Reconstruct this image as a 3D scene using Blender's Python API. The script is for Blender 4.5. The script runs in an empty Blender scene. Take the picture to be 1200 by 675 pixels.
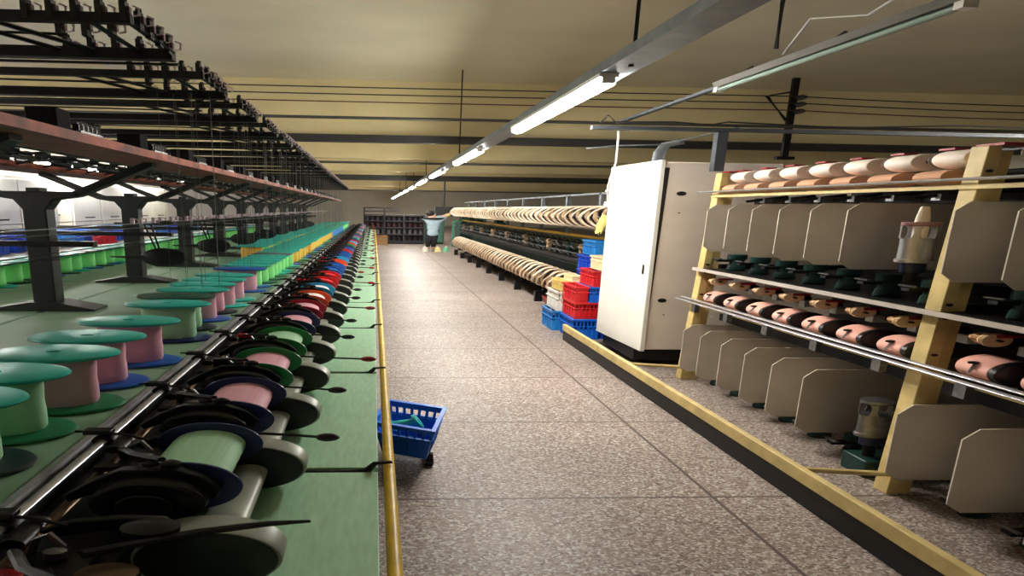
import bpy, bmesh, math, random
from mathutils import Vector, Matrix
PI = math.pi
K = 2.37                      # the hall is wide: cross-aisle distances are authored in units of K metres
random.seed(7)
SC = bpy.context.scene
COL = SC.collection
sin, cos, rad = math.sin, math.cos, math.radians

# ------------------------------------------------------------------ materials
def lin(c):
    return tuple(((v/255)/12.92 if v/255 <= .04045 else ((v/255+.055)/1.055)**2.4) for v in c)
MATS = {}
def mat(name, rgb, rough=.5, metal=0., var=0., scale=20., bump=0., spec=.5, emit=None, stretch=(1, 1, 1), coat=0., rgb2=None):
    if name in MATS: return MATS[name]
    m = bpy.data.materials.new(name); m.use_nodes = True
    nt = m.node_tree; b = nt.nodes['Principled BSDF']
    c = (*lin(rgb), 1)
    b.inputs['Base Color'].default_value = c
    b.inputs['Roughness'].default_value = rough
    b.inputs['Metallic'].default_value = metal
    b.inputs['Specular IOR Level'].default_value = spec
    if coat: b.inputs['Coat Weight'].default_value = coat
    if emit:
        b.inputs['Emission Color'].default_value = (*emit[0], 1); b.inputs['Emission Strength'].default_value = emit[1]
    if var or bump:
        tc = nt.nodes.new('ShaderNodeTexCoord'); mp = nt.nodes.new('ShaderNodeMapping')
        mp.inputs['Scale'].default_value = (stretch[0]/K, stretch[1], stretch[2])
        nz = nt.nodes.new('ShaderNodeTexNoise'); nz.inputs['Scale'].default_value = scale; nz.inputs['Detail'].default_value = 4
        nt.links.new(tc.outputs['Object'], mp.inputs['Vector']); nt.links.new(mp.outputs['Vector'], nz.inputs['Vector'])
        if var:
            rp = nt.nodes.new('ShaderNodeValToRGB')
            rp.color_ramp.elements[0].position = .3; rp.color_ramp.elements[1].position = .7
            d = rgb2 and (*lin(rgb2), 1) or tuple(v*(1-var) for v in c[:3])+(1,)
            rp.color_ramp.elements[0].color = d
            rp.color_ramp.elements[1].color = c if rgb2 else tuple(min(1, v*(1+var*.6)) for v in c[:3])+(1,)
            nt.links.new(nz.outputs['Fac'], rp.inputs['Fac']); nt.links.new(rp.outputs['Color'], b.inputs['Base Color'])
        if bump:
            bp = nt.nodes.new('ShaderNodeBump'); bp.inputs['Strength'].default_value = bump; bp.inputs['Distance'].default_value = .01
            nt.links.new(nz.outputs['Fac'], bp.inputs['Height']); nt.links.new(bp.outputs['Normal'], b.inputs['Normal'])
    MATS[name] = m
    return m

def yarn_mat(name, rgb, rough=.55):
    """wound thread: fine rings across the winding axis (object z)"""
    if name in MATS: return MATS[name]
    m = mat(name, rgb, rough, spec=.35); nt = m.node_tree; b = nt.nodes['Principled BSDF']
    tc = nt.nodes.new('ShaderNodeTexCoord'); mp = nt.nodes.new('ShaderNodeMapping'); mp.inputs['Scale'].default_value = (.3, .3, 1)
    wv = nt.nodes.new('ShaderNodeTexWave'); wv.bands_direction = 'Z'; wv.inputs['Scale'].default_value = 60; wv.inputs['Distortion'].default_value = 1.5
    nt.links.new(tc.outputs['Object'], mp.inputs['Vector']); nt.links.new(mp.outputs['Vector'], wv.inputs['Vector'])
    bp = nt.nodes.new('ShaderNodeBump'); bp.inputs['Strength'].default_value = .1; bp.inputs['Distance'].default_value = .001
    nt.links.new(wv.outputs['Fac'], bp.inputs['Height']); nt.links.new(bp.outputs['Normal'], b.inputs['Normal'])
    mx = nt.nodes.new('ShaderNodeMixRGB'); mx.inputs[1].default_value = (*[v*.94 for v in lin(rgb)], 1); mx.inputs[2].default_value = (*lin(rgb), 1)
    nt.links.new(wv.outputs['Fac'], mx.inputs[0]); nt.links.new(mx.outputs[0], b.inputs['Base Color'])
    return m

BLACK = mat('black_iron', (20, 20, 21), .42, .3, .3, 30)
BLACKP = mat('black_plastic', (14, 14, 15), .4)
BLACKM = mat('matt_black_metal', (16, 16, 17), .8, spec=.2)
DARK = mat('dark_oily_steel', (34, 34, 33), .45, .5, .35, 25)
POSTM = mat('dark_green_grey_paint', (32, 36, 33), .5, 0, .25, 12)
CHROME = mat('polished_steel', (196, 196, 200), .28, .6, .15, 40)
STEEL = mat('dull_steel', (140, 140, 140), .38, .9, .25, 30)
BROWNST = mat('brown_steel', (120, 100, 80), .38, .8, .2, 30)
GALV = mat('galvanised_steel', (118, 124, 128), .5, .3, .2, 14)
STRUT = mat('strut_grey_steel', (64, 69, 74), .5, .3, .2, 14)
GREYP = mat('grey_pipe_paint', (84, 84, 82), .5, .2, .2, 8)
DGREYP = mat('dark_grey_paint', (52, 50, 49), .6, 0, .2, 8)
DECK = mat('green_deck_paint', (122, 154, 126), .58, 0, .12, 7, .04, stretch=(1, .5, 1))
APRON = mat('green_apron_paint', (168, 212, 178), .36, 0, .12, 16, .08, stretch=(9, 1, 1))
YELLOW = mat('yellow_pipe_paint', (214, 176, 40), .4, 0, .18, 25)
RUST = mat('brown_red_beam_paint', (172, 88, 66), .6, 0, .35, 9, rgb2=(100, 58, 46))
CREAMF = mat('cream_frame_paint', (205, 182, 120), .45, 0, .22, 10)
PLATE = mat('beige_plate', (206, 196, 180), .4, .1, .08, 6)
CABW = mat('white_cabinet_paint', (226, 224, 214), .42, 0, .05, 4)
CABS = mat('shade_tinted_cabinet_paint', (226, 214, 200), .45, 0, .06, 5)  # same white paint as the door, tinted darker for the front's shade
REDP = mat('red_plastic', (150, 22, 30), .35)
REDB = mat('bright_red_plastic', (205, 22, 34), .3)
DGREEN = mat('dark_green_cast_iron', (26, 58, 54), .4, .1, .3, 25)
HUBG = mat('grey_drum_rim', (150, 155, 142), .4, .1, .15, 20)
DRUMF = mat('dark_drum_face', (26, 32, 28), .5, .1, .25, 15)
WHITEP = mat('white_plastic', (225, 222, 215), .4)
TUBEOFF = mat('unlit_tube_glass', (150, 172, 160), .25)
LAMP = mat('lit_tube', (255, 250, 244), .5, emit=((1., .96, .90), 100.))
HANK = mat('cream_hank_yarn', (250, 238, 216), .75, 0, .2, 14, .25, rgb2=(232, 208, 176))
HANKT = mat('tan_hank_yarn', (206, 176, 138), .8, 0, .3, 16, .3, rgb2=(150, 120, 90))
PINKPK = yarn_mat('pink_package_yarn', (236, 176, 158))
CREAMPK = yarn_mat('cream_package_yarn', (255, 240, 226))
THREAD = mat('grey_thread', (120, 120, 116), .7)
CARD = mat('cardboard', (150, 112, 76), .8, 0, .15, 12)

# ------------------------------------------------------------------ mesh builder (cross-aisle x in units of K)
class MB:
    def __init__(s): s.v = []; s.f = []; s.m = []; s.mi = 0
    def add(s, vs, fs, M=None):
        o = len(s.v)
        s.v += [tuple(M @ Vector(p)) if M else tuple(p) for p in vs]
        s.f += [tuple(i+o for i in f) for f in fs]; s.m += [s.mi]*len(fs)
        return s
    def box(s, c, d, M=None):
        x, y, z = c; a, b, e = d[0]/2, d[1]/2, d[2]/2
        vs = [(x+i*a, y+j*b, z+k*e) for i in (-1, 1) for j in (-1, 1) for k in (-1, 1)]
        return s.add(vs, [(0, 1, 3, 2), (4, 6, 7, 5), (0, 4, 5, 1), (2, 3, 7, 6), (0, 2, 6, 4), (1, 5, 7, 3)], M)
    def span(s, x0, x1, y0, y1, z0, z1, M=None):
        return s.box(((x0+x1)/2, (y0+y1)/2, (z0+z1)/2), (abs(x1-x0), abs(y1-y0), abs(z1-z0)), M)
    def lathe(s, prof, M=None, n=24, ex=1., cap=True):
        """prof [(r,h)] about local z"""
        vs, fs = [], []
        for r, h in prof:
            vs += [(r*cos(2*PI*i/n)*ex, r*sin(2*PI*i/n), h) for i in range(n)]
        for j in range(len(prof)-1):
            for i in range(n):
                a, b = j*n+i, j*n+(i+1) % n
                fs.append((a, b, b+n, a+n))
        if cap: fs.append(tuple(range(n-1, -1, -1))); fs.append(tuple(range((len(prof)-1)*n, len(prof)*n)))
        return s.add(vs, fs, M)
    def cyl(s, p, q, r, r2=None, n=12, kx=1.):
        """rod p->q; kx=1/K keeps it round in metres"""
        p, q = Vector(p), Vector(q); d = q-p; L = d.length
        if L < 1e-6: return s
        M = Matrix.Translation(p) @ d.to_track_quat('Z', 'Y').to_matrix().to_4x4()
        o = len(s.v); s.lathe([(r, 0), (r if r2 is None else r2, L)], M, n)
        if kx != 1.:
            for i in range(o, len(s.v)):
                x, y, z = s.v[i]; t = max(0, min(1, (Vector((x, y, z))-p).dot(d)/(L*L))); cx = p.x+d.x*t
                s.v[i] = (cx+(x-cx)*kx, y, z)
        return s
    def tube(s, pts, r, n=8, closed=False, rx=1.):
        pts = [Vector(p) for p in pts]; N = len(pts); vs = []; fs = []
        for i, p in enumerate(pts):
            if closed: t = pts[(i+1) % N]-pts[i-1]
            else: t = pts[min(i+1, N-1)]-pts[max(i-1, 0)]
            q = t.to_track_quat('Z', 'Y')
            rr = r[i] if isinstance(r, (list, tuple)) else r
            for k in range(n):
                w = q @ Vector((rr*cos(2*PI*k/n), rr*sin(2*PI*k/n), 0)); vs.append(p+Vector((w.x*rx, w.y, w.z)))
        for i in range(N if closed else N-1):
            for k in range(n):
                a = i*n+k; b = i*n+(k+1) % n; c = ((i+1) % N)*n+(k+1) % n; d = ((i+1) % N)*n+k
                fs.append((a, b, c, d))
        if not closed: fs.append(tuple(range(n-1, -1, -1))); fs.append(tuple(range((N-1)*n, N*n)))
        return s.add(vs, fs)
    def prism(s, poly, y0, y1):
        """x,z outline extruded along y"""
        n = len(poly); vs = [(x, y0, z) for x, z in poly]+[(x, y1, z) for x, z in poly]
        fs = [tuple(range(n)), tuple(range(2*n-1, n-1, -1))]+[(i+n, (i+1) % n+n, (i+1) % n, i) for i in range(n)]
        return s.add(vs, fs)
    def sphere(s, c, r, n=12, e=(1, 1, 1)):
        m = n//2; prof = [(max(1e-4, r*sin(PI*j/m)), -r*cos(PI*j/m)) for j in range(m+1)]
        return s.lathe(prof, Matrix.Translation(c) @ Matrix.Diagonal((*e, 1)), n)
    def build(s, name, m, parent=None, loc=(0, 0, 0), smooth=True, bevel=0., sharp=38, sub=0, rot=0.):
        me = bpy.data.meshes.new(name)
        me.from_pydata([(x*K, y, z) for x, y, z in s.v], [], s.f)
        for mm in (m if isinstance(m, (list, tuple)) else [m]): me.materials.append(mm)
        if any(s.m): me.polygons.foreach_set('material_index', s.m)
        bm = bmesh.new(); bm.from_mesh(me); bmesh.ops.recalc_face_normals(bm, faces=bm.faces); bm.to_mesh(me); bm.free()
        if smooth:
            me.polygons.foreach_set('use_smooth', [True]*len(me.polygons)); me.set_sharp_from_angle(angle=rad(sharp))
        me.update()
        o = bpy.data.objects.new(name, me); COL.objects.link(o)
        o.location = (loc[0]*K, loc[1], loc[2])
        if rot: o.rotation_euler = (0, 0, rot)
        if parent: o.parent = parent
        if bevel:
            bv = o.modifiers.new('edge', 'BEVEL'); bv.width = bevel; bv.segments = 2; bv.limit_method = 'ANGLE'; bv.angle_limit = rad(50)
        return o
AY = Matrix.Rotation(-PI/2, 4, 'X')          # local z -> +y
AX = Matrix.Rotation(PI/2, 4, 'Y')           # local z -> +x
T = Matrix.Translation

def tag(o, label, cat, group=None):
    o['label'] = label; o['category'] = cat
    if group: o['group'] = group
    return o
def thing(name, label, cat, loc=(0, 0, 0), group=None):
    o = bpy.data.objects.new(name, None); COL.objects.link(o); o.location = (loc[0]*K, loc[1], loc[2]); o.empty_display_size = .1
    return tag(o, label, cat, group)
def struct(o): o['kind'] = 'structure'; return o
def kids(o): return [c for c in bpy.data.objects if c.parent == o]
CH = {}
def dup(root, loc, label, group=None):
    r = root.copy(); COL.objects.link(r); r.location = (loc[0]*K, loc[1], loc[2]); r['label'] = label
    if group: r['group'] = group
    if root.name not in CH: CH[root.name] = [(c, kids(c)) for c in kids(root)]
    for c, gs in CH[root.name]:
        d = c.copy(); COL.objects.link(d); d.parent = r
        for g in gs:
            e = g.copy(); COL.objects.link(e); e.parent = d
    return r
ONES = 'zero first second third fourth fifth sixth seventh eighth ninth tenth eleventh twelfth thirteenth fourteenth fifteenth sixteenth seventeenth eighteenth nineteenth'.split()
TENS = {2: 'twenty', 3: 'thirty', 4: 'forty', 5: 'fifty', 6: 'sixty', 7: 'seventy', 8: 'eighty', 9: 'ninety'}
def nth(n):
    if n < 20: return ONES[n]
    t, u = divmod(n, 10)
    return (TENS[t][:-1]+'ieth') if u == 0 else TENS[t]+'-'+ONES[u]

# ------------------------------------------------------------------ camera
def make_camera():
    yaw, pitch, roll = rad(2.0), rad(10.0), rad(.8)
    w = Vector((sin(yaw)*cos(pitch), cos(yaw)*cos(pitch), -sin(pitch)))
    r = Vector((cos(yaw), -sin(yaw), 0)); u = r.cross(w)
    r2 = cos(roll)*r+sin(roll)*u; u2 = -sin(roll)*r+cos(roll)*u
    cd = bpy.data.cameras.new('camera'); co = bpy.data.objects.new('camera', cd); COL.objects.link(co)
    M = Matrix((r2, u2, -w)).transposed().to_4x4(); M.translation = (0, 0, 1.7)
    co.matrix_world = M
    cd.sensor_width = 36; cd.sensor_fit = 'HORIZONTAL'; cd.lens = 540/1200*36
    cd.shift_x = (600-456)/1200; cd.shift_y = (340-337.5)/1200
    cd.clip_start = .02; cd.clip_end = 200
    SC.camera = co
make_camera()

# ------------------------------------------------------------------ room shell
def floor_material():
    m = bpy.data.materials.new('terrazzo'); m.use_nodes = True; nt = m.node_tree; N = nt.nodes; L = nt.links; b = N['Principled BSDF']
    tc = N.new('ShaderNodeTexCoord'); mp = N.new('ShaderNodeMapping'); mp.inputs['Scale'].default_value = (1/K, 1, 1)
    L.new(tc.outputs['Object'], mp.inputs['Vector'])
    vo = N.new('ShaderNodeTexVoronoi'); vo.inputs['Scale'].default_value = 150; L.new(mp.outputs['Vector'], vo.inputs['Vector'])
    rp = N.new('ShaderNodeValToRGB'); cr = rp.color_ramp; cr.interpolation = 'CONSTANT'
    cols = [(0, (148, 133, 124)), (.28, (174, 162, 152)), (.5, (130, 106, 98)), (.63, (206, 198, 188)), (.78, (148, 128, 116)), (.92, (102, 88, 82))]
    while len(cr.elements) < len(cols): cr.elements.new(.5)
    for e, (p, c) in zip(cr.elements, cols): e.position = p; e.color = (*lin(c), 1)
    sx = N.new('ShaderNodeSeparateColor'); L.new(vo.outputs['Color'], sx.inputs[0]); L.new(sx.outputs[0], rp.inputs['Fac'])
    nz = N.new('ShaderNodeTexNoise'); nz.inputs['Scale'].default_value = 1.3; nz.inputs['Detail'].default_value = 6; L.new(mp.outputs['Vector'], nz.inputs['Vector'])
    mr = N.new('ShaderNodeMapRange'); mr.inputs[1].default_value = .3; mr.inputs[2].default_value = .7; mr.inputs[3].default_value = .64; mr.inputs[4].default_value = .88; L.new(nz.outputs['Fac'], mr.inputs[0])
    mul = N.new('ShaderNodeMixRGB'); mul.blend_type = 'MULTIPLY'; mul.inputs[0].default_value = 1; L.new(rp.outputs['Color'], mul.inputs[1]); L.new(mr.outputs[0], mul.inputs[2])
    # joints: lines across and along the aisle
    sp = N.new('ShaderNodeSeparateXYZ'); L.new(tc.outputs['Object'], sp.inputs[0])
    def joint(out, off, per, wd):
        a = N.new('ShaderNodeMath'); a.operation = 'SUBTRACT'; L.new(out, a.inputs[0]); a.inputs[1].default_value = off-per/2
        w = N.new('ShaderNodeMath'); w.operation = 'PINGPONG'; L.new(a.outputs[0], w.inputs[0]); w.inputs[1].default_value = per/2
        g = N.new('ShaderNodeMath'); g.operation = 'GREATER_THAN'; L.new(w.outputs[0], g.inputs[0]); g.inputs[1].default_value = per/2-wd
        return g.outputs[0]
    jx = joint(sp.outputs['X'], 2.075, 2.37, .012); jy = joint(sp.outputs['Y'], 2.478, 1.005, .006)
    mx = N.new('ShaderNodeMath'); mx.operation = 'MAXIMUM'; L.new(jx, mx.inputs[0]); L.new(jy, mx.inputs[1])
    jm = N.new('ShaderNodeMixRGB'); L.new(mx.outputs[0], jm.inputs[0]); L.new(mul.outputs[0], jm.inputs[1]); jm.inputs[2].default_value = (*lin((84, 72, 68)), 1)
    L.new(jm.outputs[0], b.inputs['Base Color'])
    b.inputs['Roughness'].default_value = .5; b.inputs['Specular IOR Level'].default_value = .3
    return m
CEILM = mat('ceiling_paint', (222, 214, 186), .8, 0, .08, 1.2)
BEAMM = mat('yellow_cream_beam_paint', (232, 217, 168), .8, 0, .1, 1.5)
WALLF = mat('far_wall_paint', (226, 220, 204), .8, 0, .08, 1)
WALLW = mat('white_wall_paint', (222, 220, 218), .7, 0, .05, 1)
YB, YE, XL, XR, ZC = -8., 48., -4.3, 8.6, 4.46
struct(MB().span(XL, XR, YB, YE, -.2, 0).build('floor', floor_material(), smooth=False))
struct(MB().span(XL-.1, XR+.1, YB-.2, YE+.2, ZC, ZC+.2).build('ceiling', CEILM, smooth=False))
struct(MB().span(XL, XR, YE, YE+.2, 0, ZC).build('wall_far', WALLF, smooth=False))
struct(MB().span(XL, XR, YB-.2, YB, 0, ZC).build('wall_back', WALLF, smooth=False))
struct(MB().span(XL-.1, XL, YB, YE, 0, ZC).build('wall_left', WALLW, smooth=False))
struct(MB().span(XR, XR+.1, YB, YE, 0, ZC).build('wall_right', WALLF, smooth=False))
for y in (10.72, 15., 20., 26., 33., 41.):
    struct(MB().span(XL, XR, y, y+.35, 3.32 if y < 11 else 3.26, ZC).build('ceiling_beam', BEAMM, smooth=False))

# ceiling services -----------------------------------------------------------
def pipe_x(name, label, y, z, r, m, cat='pipe', x0=XL, x1=XR, box=None):
    b = MB()
    if box: b.span(x0, x1, y-box[0]/2, y+box[0]/2, z-box[1]/2, z+box[1]/2)
    else: b.cyl((x0, y, z), (x1, y, z), r, n=10)
    return tag(b.build(name, m), label, cat)
pipe_x('ceiling_pipe', 'thin grey pipe under the ceiling just above the dark soffit bar', 9.5, 3.45, .028, GREYP)
pipe_x('ceiling_soffit_shade', 'dark grey bar standing for the shaded beam soffit across the hall', 10.5, 3.2, 0, DGREYP, 'soffit bar', box=(.18, .15))  # bar's dark grey stands for the shade under the beam
pipe_x('ceiling_pipe', 'thin grey pipe crossing the hall below the dark soffit bar', 14.2, 3.05, .035, GREYP)
pipe_x('ceiling_soffit_shade', 'dark bar standing for the shaded beam soffit at the far end', 22., 3.12, 0, DGREYP, 'soffit bar', box=(.2, .24))  # dark bar in place of the farther beam's shaded underside
pipe_x('ceiling_pipe', 'thin pipe along the far end above the last lamps', 30., 2.86, .04, GREYP)
WIREM = mat('black_cable', (30, 28, 26), .6); WIRER = mat('reddish_cable', (92, 52, 44), .6)
for z, mm, lab in ((4.07, WIREM, 'topmost black wire strung across the hall on the bracket'), (3.94, WIREM, 'second black wire strung on the bracket below the topmost'), (3.80, WIRER, 'reddish wire strung lowest on the insulator bracket')):
    pts = []
    for a, b_, sag in ((XL, 3.64, .02), (3.64, XR, .09)):
        for i in range(13): t = i/12; pts.append((a+(b_-a)*t, 9.655, z-sag*4*t*(1-t)))
    tag(MB().tube(pts, .011, 6).build('strung_wire', mm), lab, 'wire', 'wires strung under the ceiling')
br = thing('insulator_bracket', 'dark iron bracket with insulators hanging from the ceiling edge', 'bracket', (3.65, 9.8, 0))
MB().span(-.028, .028, -.03, .03, 2.9, 4.46).build('hanger_bar', BLACK, br)
MB().span(-.08, .08, -.05, .05, 2.84, 2.9).build('foot_plate', BLACK, br)
b = MB(); b.tube([(0, 0, 4.2), (-.24, 0, 4.1), (-.03, 0, 3.62)], .02, 6); b.build('angled_stay', DARK, br)
for z in (4.07, 3.94, 3.80):
    MB().lathe([(.02, -.07), (.045, -.05), (.03, -.02), (.05, 0), (.03, .03), (.05, .06), (.02, .08)], T((.045, -.06, z)) @ AY, 12).build('insulator', GREYP, br)

# main lamp trough -------------------------------------------------------------
tr = thing('lamp_trough', 'long grey metal trough hung over the aisle carrying the lit tubes', 'lamp trough', (.735, 0, 2.72))
b = MB(); b.prism([(-.05, -.03), (.05, -.03), (.05, .035), (.044, .035), (.044, -.022), (-.044, -.022), (-.044, .035), (-.05, .035)], -7., 44.); b.build('channel', GALV, tr)
for y in (1.2, 3.3, 3.75):
    MB().cyl((0, y, -.045), (0, y, -.03), .008, n=8).build('bolt', BLACK, tr)
for i, y in enumerate((3.3, 9.8, 16., 21., 26., 32.)):
    tag(MB().cyl((.74, y, 2.72), (.74, y, ZC), .0055 if i else .006, n=8).build('ceiling_rod', DARK), ['thin hanger rod from the ceiling to the trough ahead of the first lit lamp', 'hanger rod to the trough behind the first lit lamp', 'hanger rod to the trough behind the second lit lamp', 'hanger rod to the trough behind the third lit lamp', 'hanger rod to the trough behind the fourth lit lamp', 'hanger rod to the trough behind the fifth lit lamp'][i], 'hanger rod', 'rods that hang the lamp trough')
def lamp(x, y0, y1, z, label, group, tray=False):
    l = thing('ceiling_lamp', label, 'lamp', (x, (y0+y1)/2, z), group); h = (y1-y0)/2
    MB().span(-.03, .03, -h, h, .03, .058).build('lamp_housing', WHITEP, l)
    MB().cyl((0, -h+.04, 0), (0, h-.04, 0), .03, n=14).build('lit_tube', LAMP, l)
    for s in (-1, 1):
        MB().span(-.02, .02, s*h-.035 if s > 0 else -h, s*h if s > 0 else -h+.035, -.012, .032).build('end_cap', WHITEP, l)
    if tray:
        MB().span(-.06, .06, -h-.1, h+.1, .059, .09).build('trough_piece', GALV, l)
        for s in (-1, 1): MB().cyl((0, s*h*.8, .09), (0, s*h*.8, ZC-z), .008, n=6).build('hanger', DARK, l)
    return l
for i in range(10):
    y0 = 3.5+4.12*i; lamp(.715, y0, y0+2.2, 2.632, f'{nth(i+1)} lit white tube lamp along the trough over the aisle', 'lit tubes along the aisle trough')
for x, ys, nm in ((-3.2, (.5, 4.0, 7.5, 11., 14.5, 18.), 'left'), (3.3, (2.4,), 'right')):  # lamps added to brighten the ceiling and the white cabinets
    for i, y0 in enumerate(ys):
        lamp(x, y0, y0+2.3, 2.63, f'{nth(i+1)} added lit tube lamp over the '+('aisle behind the green spool machine' if x < 0 else 'aisle behind the beige twisting machine'), 'added lit tubes over the neighbouring aisles', True)
# unlit fixture
uf = thing('unlit_lamp', 'switched-off tube fixture hanging over the beige twisting machine', 'lamp', (1.19, 0, 2.72))
MB().prism([(-.016, -.005), (.016, -.005), (.028, .03), (.01, .045), (-.01, .045), (-.028, .03)], 2.3, 3.92).build('reflector', mat('grey_reflector', (112, 110, 104), .5, .1, .1, 6), uf)
MB().cyl((0, 2.33, -.022), (0, 3.9, -.022), .014, n=12).build('glass_tube', TUBEOFF, uf)
for y in (2.315, 3.91): MB().span(-.016, .016, y-.02, y+.02, -.04, -.005).build('end_cap', WHITEP, uf)
MB().span(-.012, .012, 3.92, 5.5, -.012, .012).build('carrier_rail', STRUT, uf)
for y in (2.9, 3.6): MB().tube([(0, y, .03), (.012, y+.03, .075), (-.012, y+.05, .03)], .006, 6).build('clip', DARK, uf)
tag(MB().tube([(1.19, 2.4, 2.79), (1.17, 2.55, 2.86), (1.2, 2.8, 2.84), (1.17, 3.1, 2.93), (1.18, 3.3, 2.78)], .006, 6).build('lamp_cable', WHITEP), 'thin white cable looped above the switched-off tube fixture', 'cable')
tag(MB().tube([(1.40, 4., 3.05), (1.399, 4., 3.4), (1.40, 4., ZC)], .009, 6).build('hanging_chain', DARK), 'dark chain hanging free from the ceiling beside the switched-off fixture', 'chain')
# strut with post
sr = thing('strut_rail', 'grey strut rail on a post above the beige machine', 'rail', (0, 4.52, 0))
MB().span(.87, 3.4, -.02, .02, 2.472, 2.506).build('cross_rail', STRUT, sr)
MB().span(1.385, 1.428, -.03, .03, 2.104, 2.465).build('upright', STRUT, sr)
tag(MB().tube([(.9, 4.5, 2.53), (.93, 4.5, 2.6), (.96, 4.5, 2.54), (1.2, 4.5, 2.55), (1.35, 4.5, 2.53), (1.42, 4.5, 2.56), (1.9, 4.5, 2.53), (2.4, 4.5, 2.57), (3.2, 4.5, 2.54)], .007, 6).build('loose_cable', WIREM), 'black cable lying along the top of the strut rail', 'cable')
tag(MB().tube([(1.33, 5.2, 2.255), (1.335, 5.2, 2.36), (1.36, 5.2, 2.44), (1.42, 5.15, 2.47)], .03, 12).build('cable_duct', GALV), 'short bent grey duct rising from the white cabinet top', 'duct')
tag(MB().tube([(.95, 5.0, 2.36), (1.1, 5.05, 2.40), (1.3, 5.05, 2.42), (1.4, 4.75, 2.47), (1.5, 4.6, 2.53)], .008, 8).build('duct_rail_conduit', GALV), 'thin grey conduit bending past the duct above the cabinet', 'conduit')

# ------------------------------------------------------------------ green winding machine (left)
def green_machine():
    Y0, Y1 = -.4, 20.6
    g = thing('winding_machine', 'long green deck winding machine with dark T-posts and brown overhead beams', 'machine')
    n = 0
    y = Y0
    edges = [Y0]+[3.49+1.31*i for i in range(-2, 13)]+[Y1]
    edges = sorted(e for e in edges if Y0 <= e <= Y1)
    for a, b_ in zip(edges[::2], edges[2::2]+([Y1] if len(edges) % 2 == 0 else [])):
        for x0, x1 in ((-1.022, -.395), (-1.68, -1.038)):
            MB().span(x0, x1, a+.004, b_-.004, .895, .92).build('deck_panel', DECK, g, bevel=.003)
    MB().span(-1.66, -.41, Y0, Y1, .84, .894).build('deck_bearer', DARK, g)
    MB().span(-1.2, -.86, Y0, Y1, .0, .839).build('cabinet_base', DECK, g)
    MB().span(-.393, -.245, Y0, Y1, .74, .9).build('front_bed', BLACK, g)
    MB().span(-.24, -.01, Y0, Y1, .1, .775).build('front_body', POSTM, g)
    # steel strips and rods along the bed
    MB().span(-.394, -.384, Y0, Y1, .92, .955).build('edge_strip', CHROME, g)
    MB().span(-.378, -.366, Y0, Y1, .9, .93).build('inner_strip', DARK, g)
    MB().cyl((-.347, Y0, .99), (-.347, Y1, .99), .0062, n=12).build('top_rod', CHROME, g)
    MB().cyl((-.327, Y0, .945), (-.327, Y1, .945), .007, n=12).build('lower_rod', BROWNST, g)
    # apron panels
    y = -.47
    while y < Y1-.3:
        a, b_ = max(y, Y0), min(y+.975, Y1)
        MB().span(-.24, .009, a+.014, b_-.014, .777, .8).build('apron_panel', APRON, g, bevel=.003)
        MB().tube([(-.24, b_, .79), (-.03, b_, .792), (-.006, b_, .8), (.005, b_, .825), (.03, b_, .829)], [.009, .009, .008, .006, .005], 6).build('seam_bracket', BLACK, g)
        y += .975
    b = MB(); b.cyl((.0255, Y0, .8), (.0255, Y1, .8), .021, n=16, kx=1/K); b.build('yellow_rail', YELLOW, g)
    # T posts
    for i in range(13):
        yy = 3.49+1.31*(i-2)
        if yy < .5: continue
        MB().prism([(-1.065, .925), (-.995, .925), (-.995, 1.66), (-.97, 1.73), (-.9, 1.755), (-.9, 1.79), (-1.16, 1.79), (-1.16, 1.755), (-1.09, 1.73), (-1.065, 1.66)], yy-.05, yy+.05).build('post', POSTM, g, bevel=.008)
        MB().prism([(-1.19, .921), (-.87, .921), (-.87, .935), (-.99, .985), (-1.07, .985), (-1.19, .935)], yy-.085, yy+.085).build('post_foot', POSTM, g)
        MB().span(-1.05, -1.01, yy-.04, yy+.04, 1.79, 1.815).build('cap_block', POSTM, g)
        for s in (1, -1):
            MB().prism([(-1.03+s*.1, 1.755), (-1.03+s*.13, 1.755), (-1.03+s*.36, 1.975), (-1.03+s*.36, 2.002), (-1.03+s*.335, 2.002), (-1.03+s*.115, 1.79), (-1.03+s*.1, 1.79)], yy-.04, yy+.04).build('arm', POSTM, g)
        MB().span(-1.7, -.86, yy-.06, yy-.01, 1.395, 1.435).build('cross_bar', BLACK, g)
    for c_ in (-.70, -1.36):
        MB().prism([(c_-.09, 2.004), (c_+.09, 2.004), (c_+.09, 2.05), (c_+.082, 2.05), (c_+.082, 2.012), (c_-.082, 2.012), (c_-.082, 2.05), (c_-.09, 2.05)], Y0, Y1).build('overhead_beam', RUST, g)
    # rods at guide height
    for x, z, m_ in ((-.86, 1.545, CHROME), (-.9, 1.50, STEEL), (-1.16, 1.545, CHROME), (-1.2, 1.5, STEEL), (-.92, 1.37, DARK), (-.95, 1.33, BLACK), (-1.3, 1.36, DARK)):
        MB().cyl((x, Y0, z), (x, Y1, z), .004, n=6).build('guide_rod', m_, g)
    rq = random.Random(5)
    for x, z in ((-.84, 2.08), (-.93, 2.05), (-1.03, 2.09), (-1.12, 2.04), (-1.2, 2.08)):
        MB().cyl((x, Y0, z), (x, Y1, z), .007, n=6).build('yarn_rod', DARK, g)
    for i in range(60):
        yy = .9+.32*i
        b = MB(); b.tube([(-.79, yy, 2.03), (-.9, yy+.04, 2.09), (-1.03, yy, 2.05), (-1.15, yy+.05, 2.1), (-1.27, yy, 2.03)], .009, 5)
        for q in range(4):
            x = -.86-.11*q; b.box((x, yy+.02, 2.085), (.022, .05, .05))
        b.build('cross_guide_rib', DARK if i % 3 else POSTM, g)
    cl = MB(); cl.box((0, 0, 0), (.012, .022, .05)); cl.tube([(.006, 0, .02), (.02, 0, .012), (.02, 0, -.015), (.006, 0, -.022)], .0035, 5)
    c0 = cl.build('rod_clip', mat('pale_pink_clip', (200, 176, 184), .4), g)
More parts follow.
